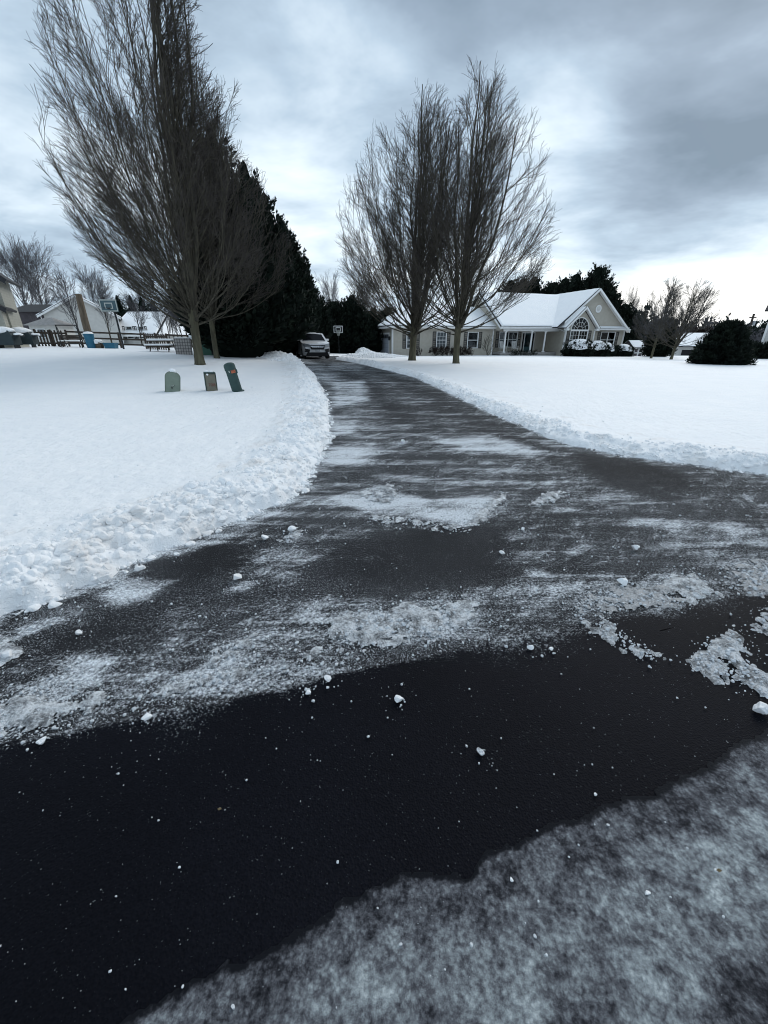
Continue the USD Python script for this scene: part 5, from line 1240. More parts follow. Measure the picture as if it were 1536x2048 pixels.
part(t, 'sticker_print', cat(*[hull([(x, y, z) for x, y in [(.157 * math.cos(a), .132 * math.sin(a)) for a in (a0, a0 + .12)] + [(.159 * math.cos(a), .134 * math.sin(a)) for a in (a0, a0 + .12)] for z in (z0, z0 + .016)]) for a0, z0 in ((-1.5, .70), (-1.35, .685), (-1.2, .70), (-1.05, .73), (-1.38, .735), (-.98, .66))]), M['red_ink'])
part(t, 'mark', rbx(-.07, -.05, -.124, -.116, .66, .72, .003), M['ivory'])

# ------------------------------------------------------------------ bins, hoops
def bin_(name, label, loc, rz, w, d, h, material, lid=True, snow=True, round_=False):
    t = thing(name, label, 'bin', loc, rz)
    if round_:
        part(t, 'body', revolve([(w * .42, 0), (w * .43, .03), (w * .5, h * .9), (w * .52, h * .92), (w * .52, h * .96), (w * .49, h * .96)], 24), M[material], smooth=35)
        part(t, 'lid', revolve([(w * .53, h * .95), (w * .53, h * .99), (w * .4, h * 1.03), (.005, h * 1.05)], 24), M[material], smooth=35)
        if snow: part(t, 'snow_cap', revolve([(w * .5, h * 1.0), (w * .5, h * 1.06), (w * .36, h * 1.13), (.005, h * 1.16)], 20), M['snow'], smooth=True)
    else:
        part(t, 'body', hull([(sx * w * q, sy * d * q, z) for sx in (-.5, .5) for sy in (-.5, .5) for q, z in ((.8, .05), (1.0, h * .92))]), M[material])
        part(t, 'rim', rbx(-w * .53, w * .53, -d * .53, d * .53, h * .90, h * .94, .01), M[material])
        part(t, 'lid', hull([(sx * w * .54, sy * d * .55, h * .94) for sx in (-1, 1) for sy in (-1, 1)] + [(sx * w * .4, sy * d * .4, h * 1.0) for sx in (-1, 1) for sy in (-1, 1)]), M[material])
        part(t, 'handle', bar((-w * .4, d * .6, h * .9), (w * .4, d * .6, h * .9), .02), M[material])
        for s in (-1, 1):
            part(t, 'wheel', trimesh.creation.cylinder(.13, .05, sections=14, transform=trimesh.transformations.rotation_matrix(PI / 2, [0, 1, 0])).apply_translation([s * w * .42, d * .42, .13]), M['tyre'])
        part(t, 'front_mark', rbx(-w * .2, w * .2, -d * .49, -d * .44, h * .45, h * .62, .01), M['metal_dark'])
    return t
bin_('wheeled_bin', 'dark blue wheeled bin in the shade of the evergreens left of the car', on(-8.2, 29.6, 0.0), 0.2, .62, .66, 1.05, 'plastic_navy')
def hoop(name, label, loc, rz, H, board_m, pole_m, pole_r=.055, bw=1.2, bh=.78, line='ivory', net=False):
    t = thing(name, label, 'basketball hoop', loc, rz)
    part(t, 'pole', tubes(np.array([[(0, .55, -.1), (0, .55, H - .7), (0, .5, H - .3), (0, .1, H)]]), np.full((1, 4), pole_r), 10), M[pole_m], smooth=True)
    b = part(t, 'backboard', rbx(-bw / 2, bw / 2, -.025, .03, H - .3, H - .3 + bh, .012), M[board_m])
    def rect(x0, x1, z0, z1, w, y): return cat(bx(x0, x1, y - .006, y, z0, z0 + w), bx(x0, x1, y - .006, y, z1 - w, z1), bx(x0, x0 + w, y - .006, y, z0 + w, z1 - w), bx(x1 - w, x1, y - .006, y, z0 + w, z1 - w))
    part(b, 'target_lines', cat(rect(-bw / 2 + .02, bw / 2 - .02, H - .28, H - .32 + bh, .05, -.026), rect(-.26, .26, H - .12, H + .24, .05, -.026)), M[line])
    a = np.linspace(0, 2 * PI, 20)
    part(t, 'rim', cat(tubes(np.array([np.stack([.225 * np.cos(a), -.33 + .225 * np.sin(a), np.full(20, H - .1)], 1)]), np.full((1, 20), .015), 6), bx(-.08, .08, -.12, -.02, H - .14, H - .06)), M['metal_dark' if not net else 'ivory'])
    if net:
        ns = []
        for k in range(10):
            for s in (-1, 1):
                a0 = k * 2 * PI / 10; a1 = a0 + s * .9
                ns.append(np.array([(.225 * math.cos(a0), -.33 + .225 * math.sin(a0), H - .1), (.17 * math.cos((a0 + a1) / 2), -.33 + .17 * math.sin((a0 + a1) / 2), H - .33), (.1 * math.cos(a1), -.33 + .1 * math.sin(a1), H - .55)]))
        part(t, 'net', tubes(np.array(ns), np.full((20, 3), .012), 3), M['ivory'])
    return t
p = at(240, 702, 30)
hoop('basketball_hoop', 'basketball hoop with dark blue-green backboard on a pole before the fence', on(p[0], 30, 0), 0.05, 3.0 - .25, 'board_glass', 'metal_dark', .06, 1.15, .75)
hoop('basketball_hoop', 'small white-outlined basketball hoop before the dark evergreens, left of the garage', on(-4.9, 46.3, 0), 0.1, 2.45, 'ink', 'metal_dark', .05, 1.0, .72, 'trim', True)

# ------------------------------------------------------------------ left neighbours: fence and yard things
def fence_line(a, b, label, post_every, rails, picket=None, h=1.25, gap=0.0, name='wooden_fence'):
    (ax, ay), (bx__, by__) = a, b
    L = math.hypot(bx__ - ax, by__ - ay); rz = math.atan2(by__ - ay, bx__ - ax)
    g0, g1 = zz(ax, ay), zz(bx__, by__)
    t = thing(name, label, 'fence', (ax, ay, g0), rz)
    gz = lambda x: (g1 - g0) * x / L
    r = np.random.default_rng(int(L * 100))
    n = int(round(L / post_every))
    for k in range(n + 1):
        x = k * L / n
        part(t, 'post', rbx(x - .055, x + .055, -.055, .055, gz(x) - .2, gz(x) + h + .05, .012), M['wood'])
    for z in rails:
        part(t, 'rail', hull([(x, y, gz(x) + z + q) for x in (0, L) for y in (-.09, -.058) for q in (-.06, .06)]), M['wood'])
    if picket:
        x = .1
        while x < L - .1:
            dz = r.uniform(-.02, .02); w = picket * r.uniform(.9, 1.05)
            part(t, 'picket', extr(Polygon([(x - w / 2, gz(x) + .1), (x + w / 2, gz(x) + .1), (x + w / 2, gz(x) + h - .06 + dz), (x + w / 4, gz(x) + h + dz), (x - w / 4, gz(x) + h + dz), (x - w / 2, gz(x) + h - .06 + dz)]), .02).apply_translation([0, -.113, 0]), M['wood'])
            x += picket + gap
    return t
FA, FB, FC, FD, FE_ = (-25.9, 32.0), (-23.9, 32.4), (-18.4, 33.0), (-16.3, 32.2), (-12.6, 33.0)
fence_line(FA, FB, 'short dark picket fence beside the covered grill by the tan house', 1.0, (.3, 1.0), .12, 1.2, .09)
fence_line(FB, FC, 'open rail fence behind the metal frame and the blue bin', 2.2, (.35, .72, 1.12), None, 1.15, name='rail_fence')
fence_line(FC, FD, 'dark picket fence section right of the left basketball hoop', 1.1, (.3, 1.0), .12, 1.2, .10)
fence_line(FD, FE_, 'dark rail fence behind the snowy picnic table', 1.9, (.45, .85, 1.15), None, 1.1, name='rail_fence')

p = at(184, 696, 30.5)
bin_('round_bin', 'round blue bin with a snow cap before the rail fence', on(p[0], 30.5, 0), 0, .62, .62, 1.0, 'plastic_blue', round_=True)
p = at(224, 698, 31)
t = thing('blue_tub', 'low blue tub in the snow just left of the hoop pole', 'tub', on(p[0], 31, 0), 0.1)
part(t, 'body', hull([(sx * .38 * q, sy * .28 * q, z) for sx in (-1, 1) for sy in (-1, 1) for q, z in ((.85, 0), (1, .42))]), M['plastic_blue'])
part(t, 'rim', rbx(-.41, .41, -.31, .31, .40, .46, .02), M['plastic_blue'])
p = at(196, 698, 30.8)
t = thing('wooden_crate', 'low brown crate with snow on top, right of the round blue bin', 'crate', on(p[0], 30.8, 0), 0.1)
for k in range(3):
    part(t, 'board', rbx(-.36, .36, -.26, -.235, .03 + k * .15, .16 + k * .15, .008), M['pole_wood'])
part(t, 'body', rbx(-.34, .34, -.235, .25, .02, .45, .02), M['wood'])
part(t, 'snow_cap', blob_snow(.45, .17, 31).apply_translation([0, 0, .5]), M['snow'], smooth=True)
# metal frame (a goal or swing frame) with a snowy bench behind it
p0, p1 = at(125, 697, 30), at(163, 699, 30)
t = thing('metal_frame', 'thin dark rectangular metal frame standing in the snow left of the blue bin', 'frame', on(p0[0], 30, 0), math.atan2(0.15, p1[0] - p0[0]))
w_ = math.hypot(p1[0] - p0[0], .15)
for x in (0, w_):
    part(t, 'upright', bar((x, 0, -.1), (x, 0, 1.5), .035), M['metal_dark'])
    part(t, 'brace', bar((x, 0, 1.5), (x, .7, 0), .025), M['metal_dark'])
part(t, 'crossbar', bar((-.035, 0, 1.5), (w_ + .035, 0, 1.5), .035), M['metal_dark'])
part(t, 'lower_bar', bar((0, 0, .32), (w_, 0, .32), .03), M['metal_dark'])
p = at(145, 697, 31.2)
t = thing('garden_bench', 'wooden garden bench with snow on its seat behind the metal frame', 'bench', on(p[0], 31.2, 0), 0.1)
for k in range(3):
    part(t, 'back_slat', rbx(-.75, .75, .2, .23, .5 + k * .14, .62 + k * .14, .008), M['wood'])
    part(t, 'seat_slat', rbx(-.75, .75, -.25 + k * .15, -.12 + k * .15, .42, .45, .008), M['wood'])
for x in (-.68, .68):
    part(t, 'leg', rbx(x - .04, x + .04, -.24, -.17, 0, .42, .01), M['wood'])
    part(t, 'leg', rbx(x - .04, x + .04, .17, .24, 0, .9, .01), M['wood'])
part(t, 'snow', rbx(-.74, .74, -.24, .18, .455, .57, .05), M['snow'], smooth=True)
# picnic table
p = at(327, 703, 29.0)
t = thing('picnic_table', 'dark picnic table with thick snow on top and benches, before the thicket', 'table', on(p[0], 29.0, 0), 0.08)
for k in range(5):
    part(t, 'top_board', rbx(-.85, .85, -.36 + k * .145, -.23 + k * .145, .71, .75, .008), M['wood'])
for s in (-1, 1):
    for k in range(2):
        part(t, 'bench_board', rbx(-.85, .85, s * .72 - .14 + k * .145, s * .72 - .01 + k * .145, .42, .46, .008), M['wood'])
    part(t, 'bench_snow', rbx(-.84, .84, s * .72 - .13, s * .72 + .13, .462, .58, .05), M['snow'], smooth=True)
    for q in (-1, 1):
        part(t, 'leg', hull([(s * .6 + a, q * b, z) for a in (-.02, .02) for b, z in ((.22, .71), (.3, .71), (.62, 0), (.7, 0))]), M['wood'])
    part(t, 'crosspiece', rbx(s * .6 - .02, s * .6 + .02, -.82, .82, .34, .42, .008), M['wood'])
part(t, 'top_snow', rbx(-.84, .84, -.35, .35, .752, .90, .06), M['snow'], smooth=True)
# pale plaid panel leaning before the thicket, by the big trunk
p = at(369, 709, 26.0)
t = thing('plaid_panel', 'pale panel crossed by dark bands, standing left of the big trunk', 'panel', on(p[0], 26.0, 0), 0.05, rx=-0.06)
part(t, 'sheet', rbx(-.50, .50, -.03, .03, 0.0, 1.0, .01), M['plaid'])
for k in range(7):
    x = -.45 + k * .15; part(t, 'upright_band', bx(x - .014, x + .014, -.038, -.028, 0.0, 1.0), M['plaid_line'])
for k in range(6):
    z = .06 + k * .18; part(t, 'cross_band', bx(-.5, .5, -.041, -.031, z - .012, z + .012), M['plaid_line'])
part(t, 'top_snow', rbx(-.49, .49, -.035, .03, 1.0, 1.05, .02), M['snow'])
# green play cabin behind the trunks
p = at(418, 709, 27.2)
t = thing('play_cabin', 'green plastic play cabin with snow-capped dome behind the two left trunks', 'playhouse', on(p[0] + .2, 27.2, 0), 0.15)
part(t, 'body', rbx(-.55, .75, -.5, .5, 0, 1.15, .08), M['plastic_green'], smooth=40)
part(t, 'roof', hull([(-.6, -.55, 1.15), (.8, -.55, 1.15), (-.6, .55, 1.15), (.8, .55, 1.15), (-.5, 0, 1.55), (.7, 0, 1.55)]), M['plastic_green'])
part(t, 'slide_hood', place(revolve([(.42, -.25), (.42, .25), (.36, .32), (.2, .36), (.005, .37)], 20), (-.62, -.1, .95), 0, 0, -PI / 2), M['plastic_green'], smooth=40)
part(t, 'snow_cap', blob_snow(.42, .28, 41).apply_translation([-.75, -.1, 1.2]), M['snow'], smooth=True)
part(t, 'doorway', rbx(.1, .5, -.515, -.49, .1, .9, .01), M['dark'])
# two covered grills by the tan house
for k, (u, lab, sc_) in enumerate([(19, 'dark covered grill with snow on top at the far left edge', 1.0), (52, 'dark covered grill with a bigger snow cap, right of the tan wall corner', 1.1)]):
    p = at(u, 697 if k else 695, 26 + k * 1.5)
    t = thing('covered_grill', lab, 'grill', on(p[0], p[1], 0), 0.2 * k, 'covered grills by the tan house')
    part(t, 'cover', hull([(sx * .62 * sc_, sy * .3, z) for sx in (-1, 1) for sy in (-1, 1) for z in (.25, .78)] + [(sx * .4 * sc_, sy * .22, 1.05) for sx in (-1, 1) for sy in (-1, 1)]), M['grill'], smooth=30)
    for sx in (-.5, .5):
        part(t, 'leg', rbx(sx - .04, sx + .04, -.2, .2, 0, .3, .01), M['metal_dark'])
    part(t, 'side_shelf', rbx(.6, 1.0, -.22, .22, .74, .80, .02), M['metal_dark'])
    part(t, 'snow_cap', blob_snow(.52 * sc_, .2, 50 + k).apply_translation([0, 0, 1.07]), M['snow'], smooth=True)
    part(t, 'shelf_snow', blob_snow(.24, .09, 60 + k).apply_translation([.8, 0, .84]), M['snow'], smooth=True)
# lopped wooden pole
p, q = at(184, 694, 37), at(160, 588, 37)
t = thing('wooden_pole', 'lopped weathered wooden pole standing before the white house', 'pole', (p[0], 37, zz(p[0], 37)), 0.2)
hh_ = q[2] - zz(p[0], 37)
part(t, 'shaft', tubes(np.array([[(0, 0, -.3), (0.0, 0, hh_ * .5), ((q[0] - p[0]) * .3, 0, hh_)]]), np.array([[.30, .27, .23]]), 12, True), M['pole_wood'], smooth=35)
part(t, 'band', revolve([(.295, .9), (.30, .9), (.30, .96), (.295, .96)], 14), M['metal_dark'])

# ------------------------------------------------------------------ the other buildings
def gable_house(name, label, loc, rz, w, d, eave, ridge, material, windows=(), snow=True, over=.35, side_windows=(), chimney=None, snow_t=.1):
    """Gable end facing local -y; windows: (x0, x1, z0, z1) on the gable wall."""
    t = thing(name, label, 'house', loc, rz)
    holes = [sbox(a, c, b, dd) for a, b, c, dd in windows]
    wall(t, Polygon([(0, -.3), (w, -.3), (w, eave), (w / 2, ridge), (0, eave)]), (0, 0, 0), FRONT, material, holes)
    wall(t, sbox(0, -.3, d, eave), (0, d, 0), LEFT, material)
    sh = [sbox(a, c, b, dd) for a, b, c, dd in side_windows]
    wall(t, sbox(0, -.3, d, eave), (w, 0, 0), RIGHT, material, sh)
    part(t, 'wall', extr(Polygon([(0, -.3), (w, -.3), (w, eave), (w / 2, ridge), (0, eave)]), .05).apply_translation([0, d - .05, 0]), M[material])
    for a, b, c, dd in windows:
        window(t, a, b, c, dd, shutters=False, curtain=0)
    for a, b, c, dd in side_windows:
        window(t, a, b, c, dd, loc=(w, 0, 0), rz=RIGHT, shutters=True, curtain=0)
    k = (ridge - eave) / (w / 2)
    roof(t, [(w / 2, -over, ridge + .02), (w / 2, d + over, ridge + .02), (w + over, d + over, eave - over * k), (w + over, -over, eave - over * k)], snow, snow_t=snow_t)
    roof(t, [(w / 2, d + over, ridge + .02), (w / 2, -over, ridge + .02), (-over, -over, eave - over * k), (-over, d + over, eave - over * k)], snow, snow_t=snow_t)
    rake(t, (w / 2, -over, ridge + .12), (w + over, -over, eave - over * k + .1), .22)
    rake(t, (w / 2, -over, ridge + .12), (-over, -over, eave - over * k + .1), .22)
    for x in (0, w):
        part(t, 'corner_board', rbx(x - .07, x + .07, -.06, .08, 0, eave - .1, .01), M['trim'])
    return t
# white neighbour: gable end towards us, garage block with snowy roof to its right
pl = at(97, 680, 50); pr_ = at(236, 690, 54)
gW = zz(pl[0], 50); AW = math.radians(30)
wW = 7.4
apx, apy = pl[0] + math.cos(AW) * wW / 2, 50 + math.sin(AW) * wW / 2
gable_house('white_house', 'pale white two-storey house with plain gable end and snow-edged roof', (pl[0], 50, gW), AW, wW, 9, at(100, 630, 50)[2] - gW, at(146, 592, apy)[2] - gW, 'siding_white')
g1 = at(318, 690, 56)
ga = thing('garage_block', 'low white garage building with broad snowy roof behind the left fence', 'garage', (pr_[0] - 1.0, 54.6, gW - .1), 0.0)
gw = g1[0] - pr_[0] + 1.4
e0, e1_ = at(270, 668, 54)[2] - gW, at(270, 625, 60)[2] - gW
wall(ga, sbox(0, -.3, gw, e0), (0, 0, 0), FRONT, 'siding_white', [sbox(2.1, .9, 2.9, 2.2), sbox(3.6, .9, 4.4, 2.2)])
for a in (2.1, 3.6):
    window(ga, a, a + .8, .9, 2.2, curtain=0, shutter_w=.3)
roof(ga, [(-.2, -.5, e0), (gw + .6, -.5, e0), (gw - .2, 5.2, e1_), (-.2, 5.2, e1_)], snow_t=.14)
roof(ga, [(gw + .6, -.5, e0), (gw + .6, 9, e0), (gw - .2, 5.2, e1_)])
wall(ga, sbox(0, -.3, 9, e0), (gw, 0, 0), RIGHT, 'siding_white')
part(ga, 'fascia', bx(-.2, gw + .6, -.56, -.5, e0 - .2, e0 + .02), M['trim'])
# brown building and low shed between the tan house and the white one
b0, b1 = at(42, 690, 50), at(104, 690, 50)
t = thing('brown_barn', 'dark brown plain building between the tan house and the white house', 'barn', (b0[0], 50, zz(b0[0], 50)), 0.0)
hb = at(70, 624, 50)[2] - zz(b0[0], 50)
wB = b1[0] - b0[0]
for k in range(14):
    x = k * wB / 14
    part(t, 'board', bx(x + .01, x + wB / 14 - .01, -.03 - .01 * (k % 2), .05, -.3, hb), M['brown_wall'])
part(t, 'wall', bx(0, wB, .05, 6, -.3, hb), M['brown_wall'])
part(t, 'roof', hull([(-.3, -.3, hb), (wB + .3, -.3, hb), (-.3, 6.3, hb), (wB + .3, 6.3, hb), (-.3, 3, hb + 1.0), (wB + .3, 3, hb + 1.0)]), M['shingle'])
s0 = at(96, 690, 42)
t = thing('garden_shed', 'low grey shed with shallow snowy hip roof and a window, before the white house', 'shed', (s0[0] - 1.3, 42, zz(s0[0], 42)), 0.0)
wall(t, sbox(0, -.2, 2.6, 1.75), (0, 0, 0), FRONT, 'siding_white', [sbox(.7, .7, 1.4, 1.4)])
window(t, .7, 1.4, .7, 1.4, shutters=False, curtain=0)
part(t, 'wall', bx(0.02, 2.58, .06, 2.4, -.2, 1.75), M['siding_white'])
part(t, 'roof', hull([(-.35, -.35, 1.75), (2.95, -.35, 1.75), (-.35, 2.75, 1.75), (2.95, 2.75, 1.75), (1.0, 1.2, 2.5), (1.6, 1.2, 2.5)]), M['concrete'])
# tan house at the left edge: upper block and a lower bay with its own little gable
c0 = at(38, 694, 27.5)
gT = zz(c0[0], 27.5)
tan = thing('tan_house', 'tan sided two-storey house at the left edge with a lower gabled bay', 'house', (c0[0], 27.5, gT), math.radians(30))
HT = at(12, 548, 27.5)[2] - gT
wall(tan, Polygon([(-9, -.3), (0, -.3), (0, HT), (-4.2, HT + 3.6), (-8.4, HT), (-9, HT)]), (0, 0, 0), FRONT, 'siding_tan')
wall(tan, sbox(0, -.3, 3.2, HT), (0, 0, 0), RIGHT, 'siding_tan')
roof(tan, [(-4.2, -.5, HT + 3.6), (-4.2, 3.6, HT + 3.6), (.5, 3.6, HT - .4), (.5, -.5, HT - .4)], snow=False)
roof(tan, [(-4.2, 3.6, HT + 3.6), (-4.2, -.5, HT + 3.6), (-8.9, -.5, HT - .4), (-8.9, 3.6, HT - .4)], snow=False)
part(tan, 'rake_board', hull([(-4.2, -.55, HT + 3.75), (.5, -.55, HT - .26), (-4.2, -.5, HT + 3.75), (.5, -.5, HT - .26), (-4.2, -.55, HT + 3.4), (.5, -.55, HT - .6), (-4.2, -.5, HT + 3.4), (.5, -.5, HT - .6)]), M['shutter'])
bz_ = at(40, 612, 26.6)[2] - gT; bx0 = -2.3; bx1 = -0.1; bapex = at(18, 590, 26.6)[2] - gT
wall(tan, Polygon([(bx0, -.3), (bx1, -.3), (bx1, bz_), ((bx0 + bx1) / 2, bapex), (bx0, bz_)]), (0, -.95, 0), FRONT, 'siding_tan')
wall(tan, sbox(0, -.3, 2.4, bz_), (bx1, -.95, 0), RIGHT, 'siding_tan')
bm = (bx0 + bx1) / 2
roof(tan, [(bm, -1.25, bapex + .03), (bm, 1.4, bapex + .03), (bx1 + .3, 1.4, bz_ - .25), (bx1 + .3, -1.25, bz_ - .25)], snow=False)
roof(tan, [(bm, 1.4, bapex + .03), (bm, -1.25, bapex + .03), (bx0 - .3, -1.25, bz_ - .25), (bx0 - .3, 1.4, bz_ - .25)], snow_t=.08)
part(tan, 'rake_board', hull([(bm, -1.3, bapex + .16), (bx1 + .3, -1.3, bz_ - .12), (bm, -1.25, bapex + .16), (bx1 + .3, -1.25, bz_ - .12), (bm, -1.3, bapex - .1), (bx1 + .3, -1.3, bz_ - .4), (bm, -1.25, bapex - .1), (bx1 + .3, -1.25, bz_ - .4)]), M['shutter'])
part(tan, 'corner_board', rbx(bx1 - .07, bx1 + .02, -.99, -.86, -.2, bz_ - .1, .01), M['siding_tan'])
# house wall at the right edge
r0 = at(1513, 714, 40)
rh = thing('grey_house', 'pale grey house wall with dark eave cut off by the right edge', 'house', (r0[0], 40, zz(r0[0], 40)), math.radians(-46))
HR = at(1534, 622, 40)[2] - zz(r0[0], 40)
wall(rh, sbox(0, -.3, 9, HR), (0, 0, 0), FRONT, 'siding_white')
wall(rh, sbox(0, -.3, 9, HR), (0, 9, 0), LEFT, 'siding_white')
roof(rh, [(-.5, -.5, HR - .05), (9, -.5, HR - .05), (9, 4.5, HR + 3), (-.5, 4.5, HR + 3)], snow=False)
roof(rh, [(9, 9.5, HR - .05), (-.5, 9.5, HR - .05), (-.5, 4.5, HR + 3), (9, 4.5, HR + 3)], snow=False)
part(rh, 'corner_board', rbx(-.06, .1, -.06, .1, 0, HR, .01), M['trim'])
conifer('low_shrub', 'low dark shrub at the foot of the grey wall, behind the big bush', on(34.6, 38.6), 1.1, 1.2, 601, 160, 20, None, 'needles', round_prof, False, .2, cat_='bush', core=.85, up=.3)
# little shed with white double doors right of the house
s0 = at(1241, 712, 60)
sg = zz(s0[0], 60)
t = thing('garden_shed', 'small dark shed with snowy roof and white-framed double doors right of the house', 'shed', (s0[0], 60, sg), -1.3, scale=(.66, .66, .72))
wall(t, Polygon([(0, -.3), (2.8, -.3), (2.8, 1.7), (1.4, 2.75), (0, 1.7)]), (0, 0, 0), FRONT, 'brown_wall')
wall(t, sbox(0, -.3, 3.0, 1.7), (2.8, 0, 0), RIGHT, 'brown_wall')
part(t, 'wall', bx(0, .05, .05, 3, -.3, 1.7), M['brown_wall'])
roof(t, [(1.4, -.25, 2.8), (1.4, 3.2, 2.8), (3.05, 3.2, 1.55), (3.05, -.25, 1.55)], snow_t=.12)
roof(t, [(1.4, 3.2, 2.8), (1.4, -.25, 2.8), (-.25, -.25, 1.55), (-.25, 3.2, 1.55)], snow_t=.12)
for k in range(2):
    y0 = .3 + k * 1.2
    d_ = part(t, 'door', bx(2.8, 2.86, y0, y0 + 1.12, -.1, 1.55), M['trim'])
    part(d_, 'door_panel', cat(bx(2.862, 2.875, y0 + .15, y0 + .97, .0, .62), bx(2.862, 2.875, y0 + .15, y0 + .97, .78, 1.42)), M['brown_wall'])
# white arched board between the trees, low snowy building beyond
p = at(1323, 714, 62)
t = thing('white_arch_board', 'white arch-topped board standing behind the trunk of the round bare tree', 'board', on(p[0], 62, 0), 0.0)
ap_ = Polygon([(-.7, -.2), (.7, -.2), (.7, 1.0)] + [(.7 * math.cos(a), 1.0 + .6 * math.sin(a)) for a in np.linspace(0, PI, 12)] + [(-.7, 1.0)]).buffer(0)
part(t, 'board', extr(ap_, .1), M['trim'])
part(t, 'edge', extr(ap_.difference(ap_.buffer(-.1)), .04).apply_translation([0, -.045, 0]), M['siding'])
p = at(1352, 711, 75)
t = thing('far_outbuilding', 'far low white outbuilding with snowy lean-to roof behind the spreading tree', 'outbuilding', on(p[0], 75, 0), 0.0)
wall(t, sbox(0, -.4, 8, 1.6), (0, 0, 0), FRONT, 'siding_white')
part(t, 'wall', bx(0.02, 7.98, .06, 5, -.4, 1.6), M['siding_white'])
part(t, 'opening', bx(.8, 5.5, -.03, .02, .1, 1.0), M['dark'])
roof(t, [(-.5, -.9, 1.5), (8.5, -.9, 1.5), (8.5, 3.5, 3.6), (-.5, 3.5, 3.6)], snow_t=.15)
p, q = at(1484, 700, 95), at(1486, 628, 95)
t = thing('utility_pole', 'thin far utility pole showing above the big round bush', 'utility pole', on(p[0], 95, 0), 0.2)
hp_ = q[2] - zz(p[0], 95)
part(t, 'pole', bar((0, 0, -.5), (0, 0, hp_), .2), M['wood'])
part(t, 'crossarm', bx(-.9, .9, -.08, .08, hp_ - .8, hp_ - .6), M['wood'])
part(t, 'transformer', trimesh.creation.cylinder(.3, .9, sections=12).apply_translation([.35, -.3, hp_ - 1.8]), M['steel'])

# ------------------------------------------------------------------ loose snow: single lumps, rubble, crumbs
def lump(seed, r, flat=0.75, rough=0.55, sub=2, cuts=7):
    m = trimesh.creation.icosphere(sub, 1.0)
    v = np.array(m.vertices)
    v *= (1 - rough / 2 + rough * meshkit.fbm(v * 1.3 + seed * 7.3, 3, seed))[:, None]
    rr_ = np.random.default_rng(seed)
    for _ in range(cuts):                       # a few flat broken faces
        n = unit(rr_.normal(size=3)); lim = rr_.uniform(.45, .85)
        d = v @ n; v -= np.clip(d - lim, 0, 9)[:, None] * n * 0.9
    v *= np.array([1.0, rr_.uniform(.7, 1.0), flat]) * r
    return trimesh.Trimesh(v, m.faces, process=False)
LUMPS = [(797, 1405, .034, 'single white snow lump alone on the black road', 3), (475, 1160, .05, 'white snow lump on the smooth snow smear left of the driveway middle', 3), (1003, 1110, .034, 'small white snow lump on the bare driveway right of the middle', 3), (355, 1114, .034, 'oval snow lump near the tip of the left snow bank', 3),
         (617, 1390, .022, 'small round snow lump on the road edge, left of the single white lump', 3), (295, 1440, .03, 'double snow lump on the black road at the left', 3), (88, 1488, .032, 'rounded snow lump on the road by the left edge', 3), (1060, 1300, .028, 'snow lump beside grey crumbs at the road edge, right of the middle', 3), (1102, 1302, .02, 'smaller snow lump just right of another at the road edge', 3), (530, 1080, .05, 'snow lump on the driveway beside the left bank, one of a loose pair', 3),
         (585, 1065, .06, 'long pale snow lump on the driveway below the bend of the left bank', 3), (655, 1362, .03, 'pale crumbly snow lump on the road edge below the slush ridge', 3), (805, 888, .06, 'snow lump in the middle of the driveway, farther off', 3), (1268, 1100, .05, 'tan snow lump on the right of the driveway', 3), (1243, 1172, .06, 'tan dirty snow lump on the brown slush patch', 3), (1520, 1428, .06, 'big white snow slab at the right edge of the road', 3), (160, 1270, .03, 'small snow lump on the dark strip near the left edge', 3), (18, 1316, .05, 'snow lump on the driveway cut off by the left edge', 3),
         (1045, 1062, .03, 'tiny snow lump above the other on the bare driveway', 3), (960, 1510, .03, 'flat grey crumbly snow clot on the black road', 3), (1190, 1593, .012, 'tiny white ice chip near the edge of the packed ice', 2), (1292, 1790, .016, 'white angular ice chip lying on the packed ice', 2), (1022, 1763, .011, 'square white ice chip near the notch of the packed ice', 2), (1430, 1745, .010, 'ice chip in the pale right part of the packed ice', 2), (360, 1738, .008, 'tiny white chip alone on the black road, lower left', 2)]
for k, (u, v, r, lab, sub) in enumerate(LUMPS):
    x, y = ground(u, v)
    m = lump(500 + k, r * .66, .7 if k != 19 else .35, .9, sub)
    t = solo('snow_lump', m, M['bank'] if k not in (19,) else M['slush'], lab, 'snow lump', smooth=50)
    UsdGeom.Xformable(stage.GetPrimAtPath(t)).AddTranslateOp().Set(Gf.Vec3d(x, y, zz(x, y) + r * .45 + .01))

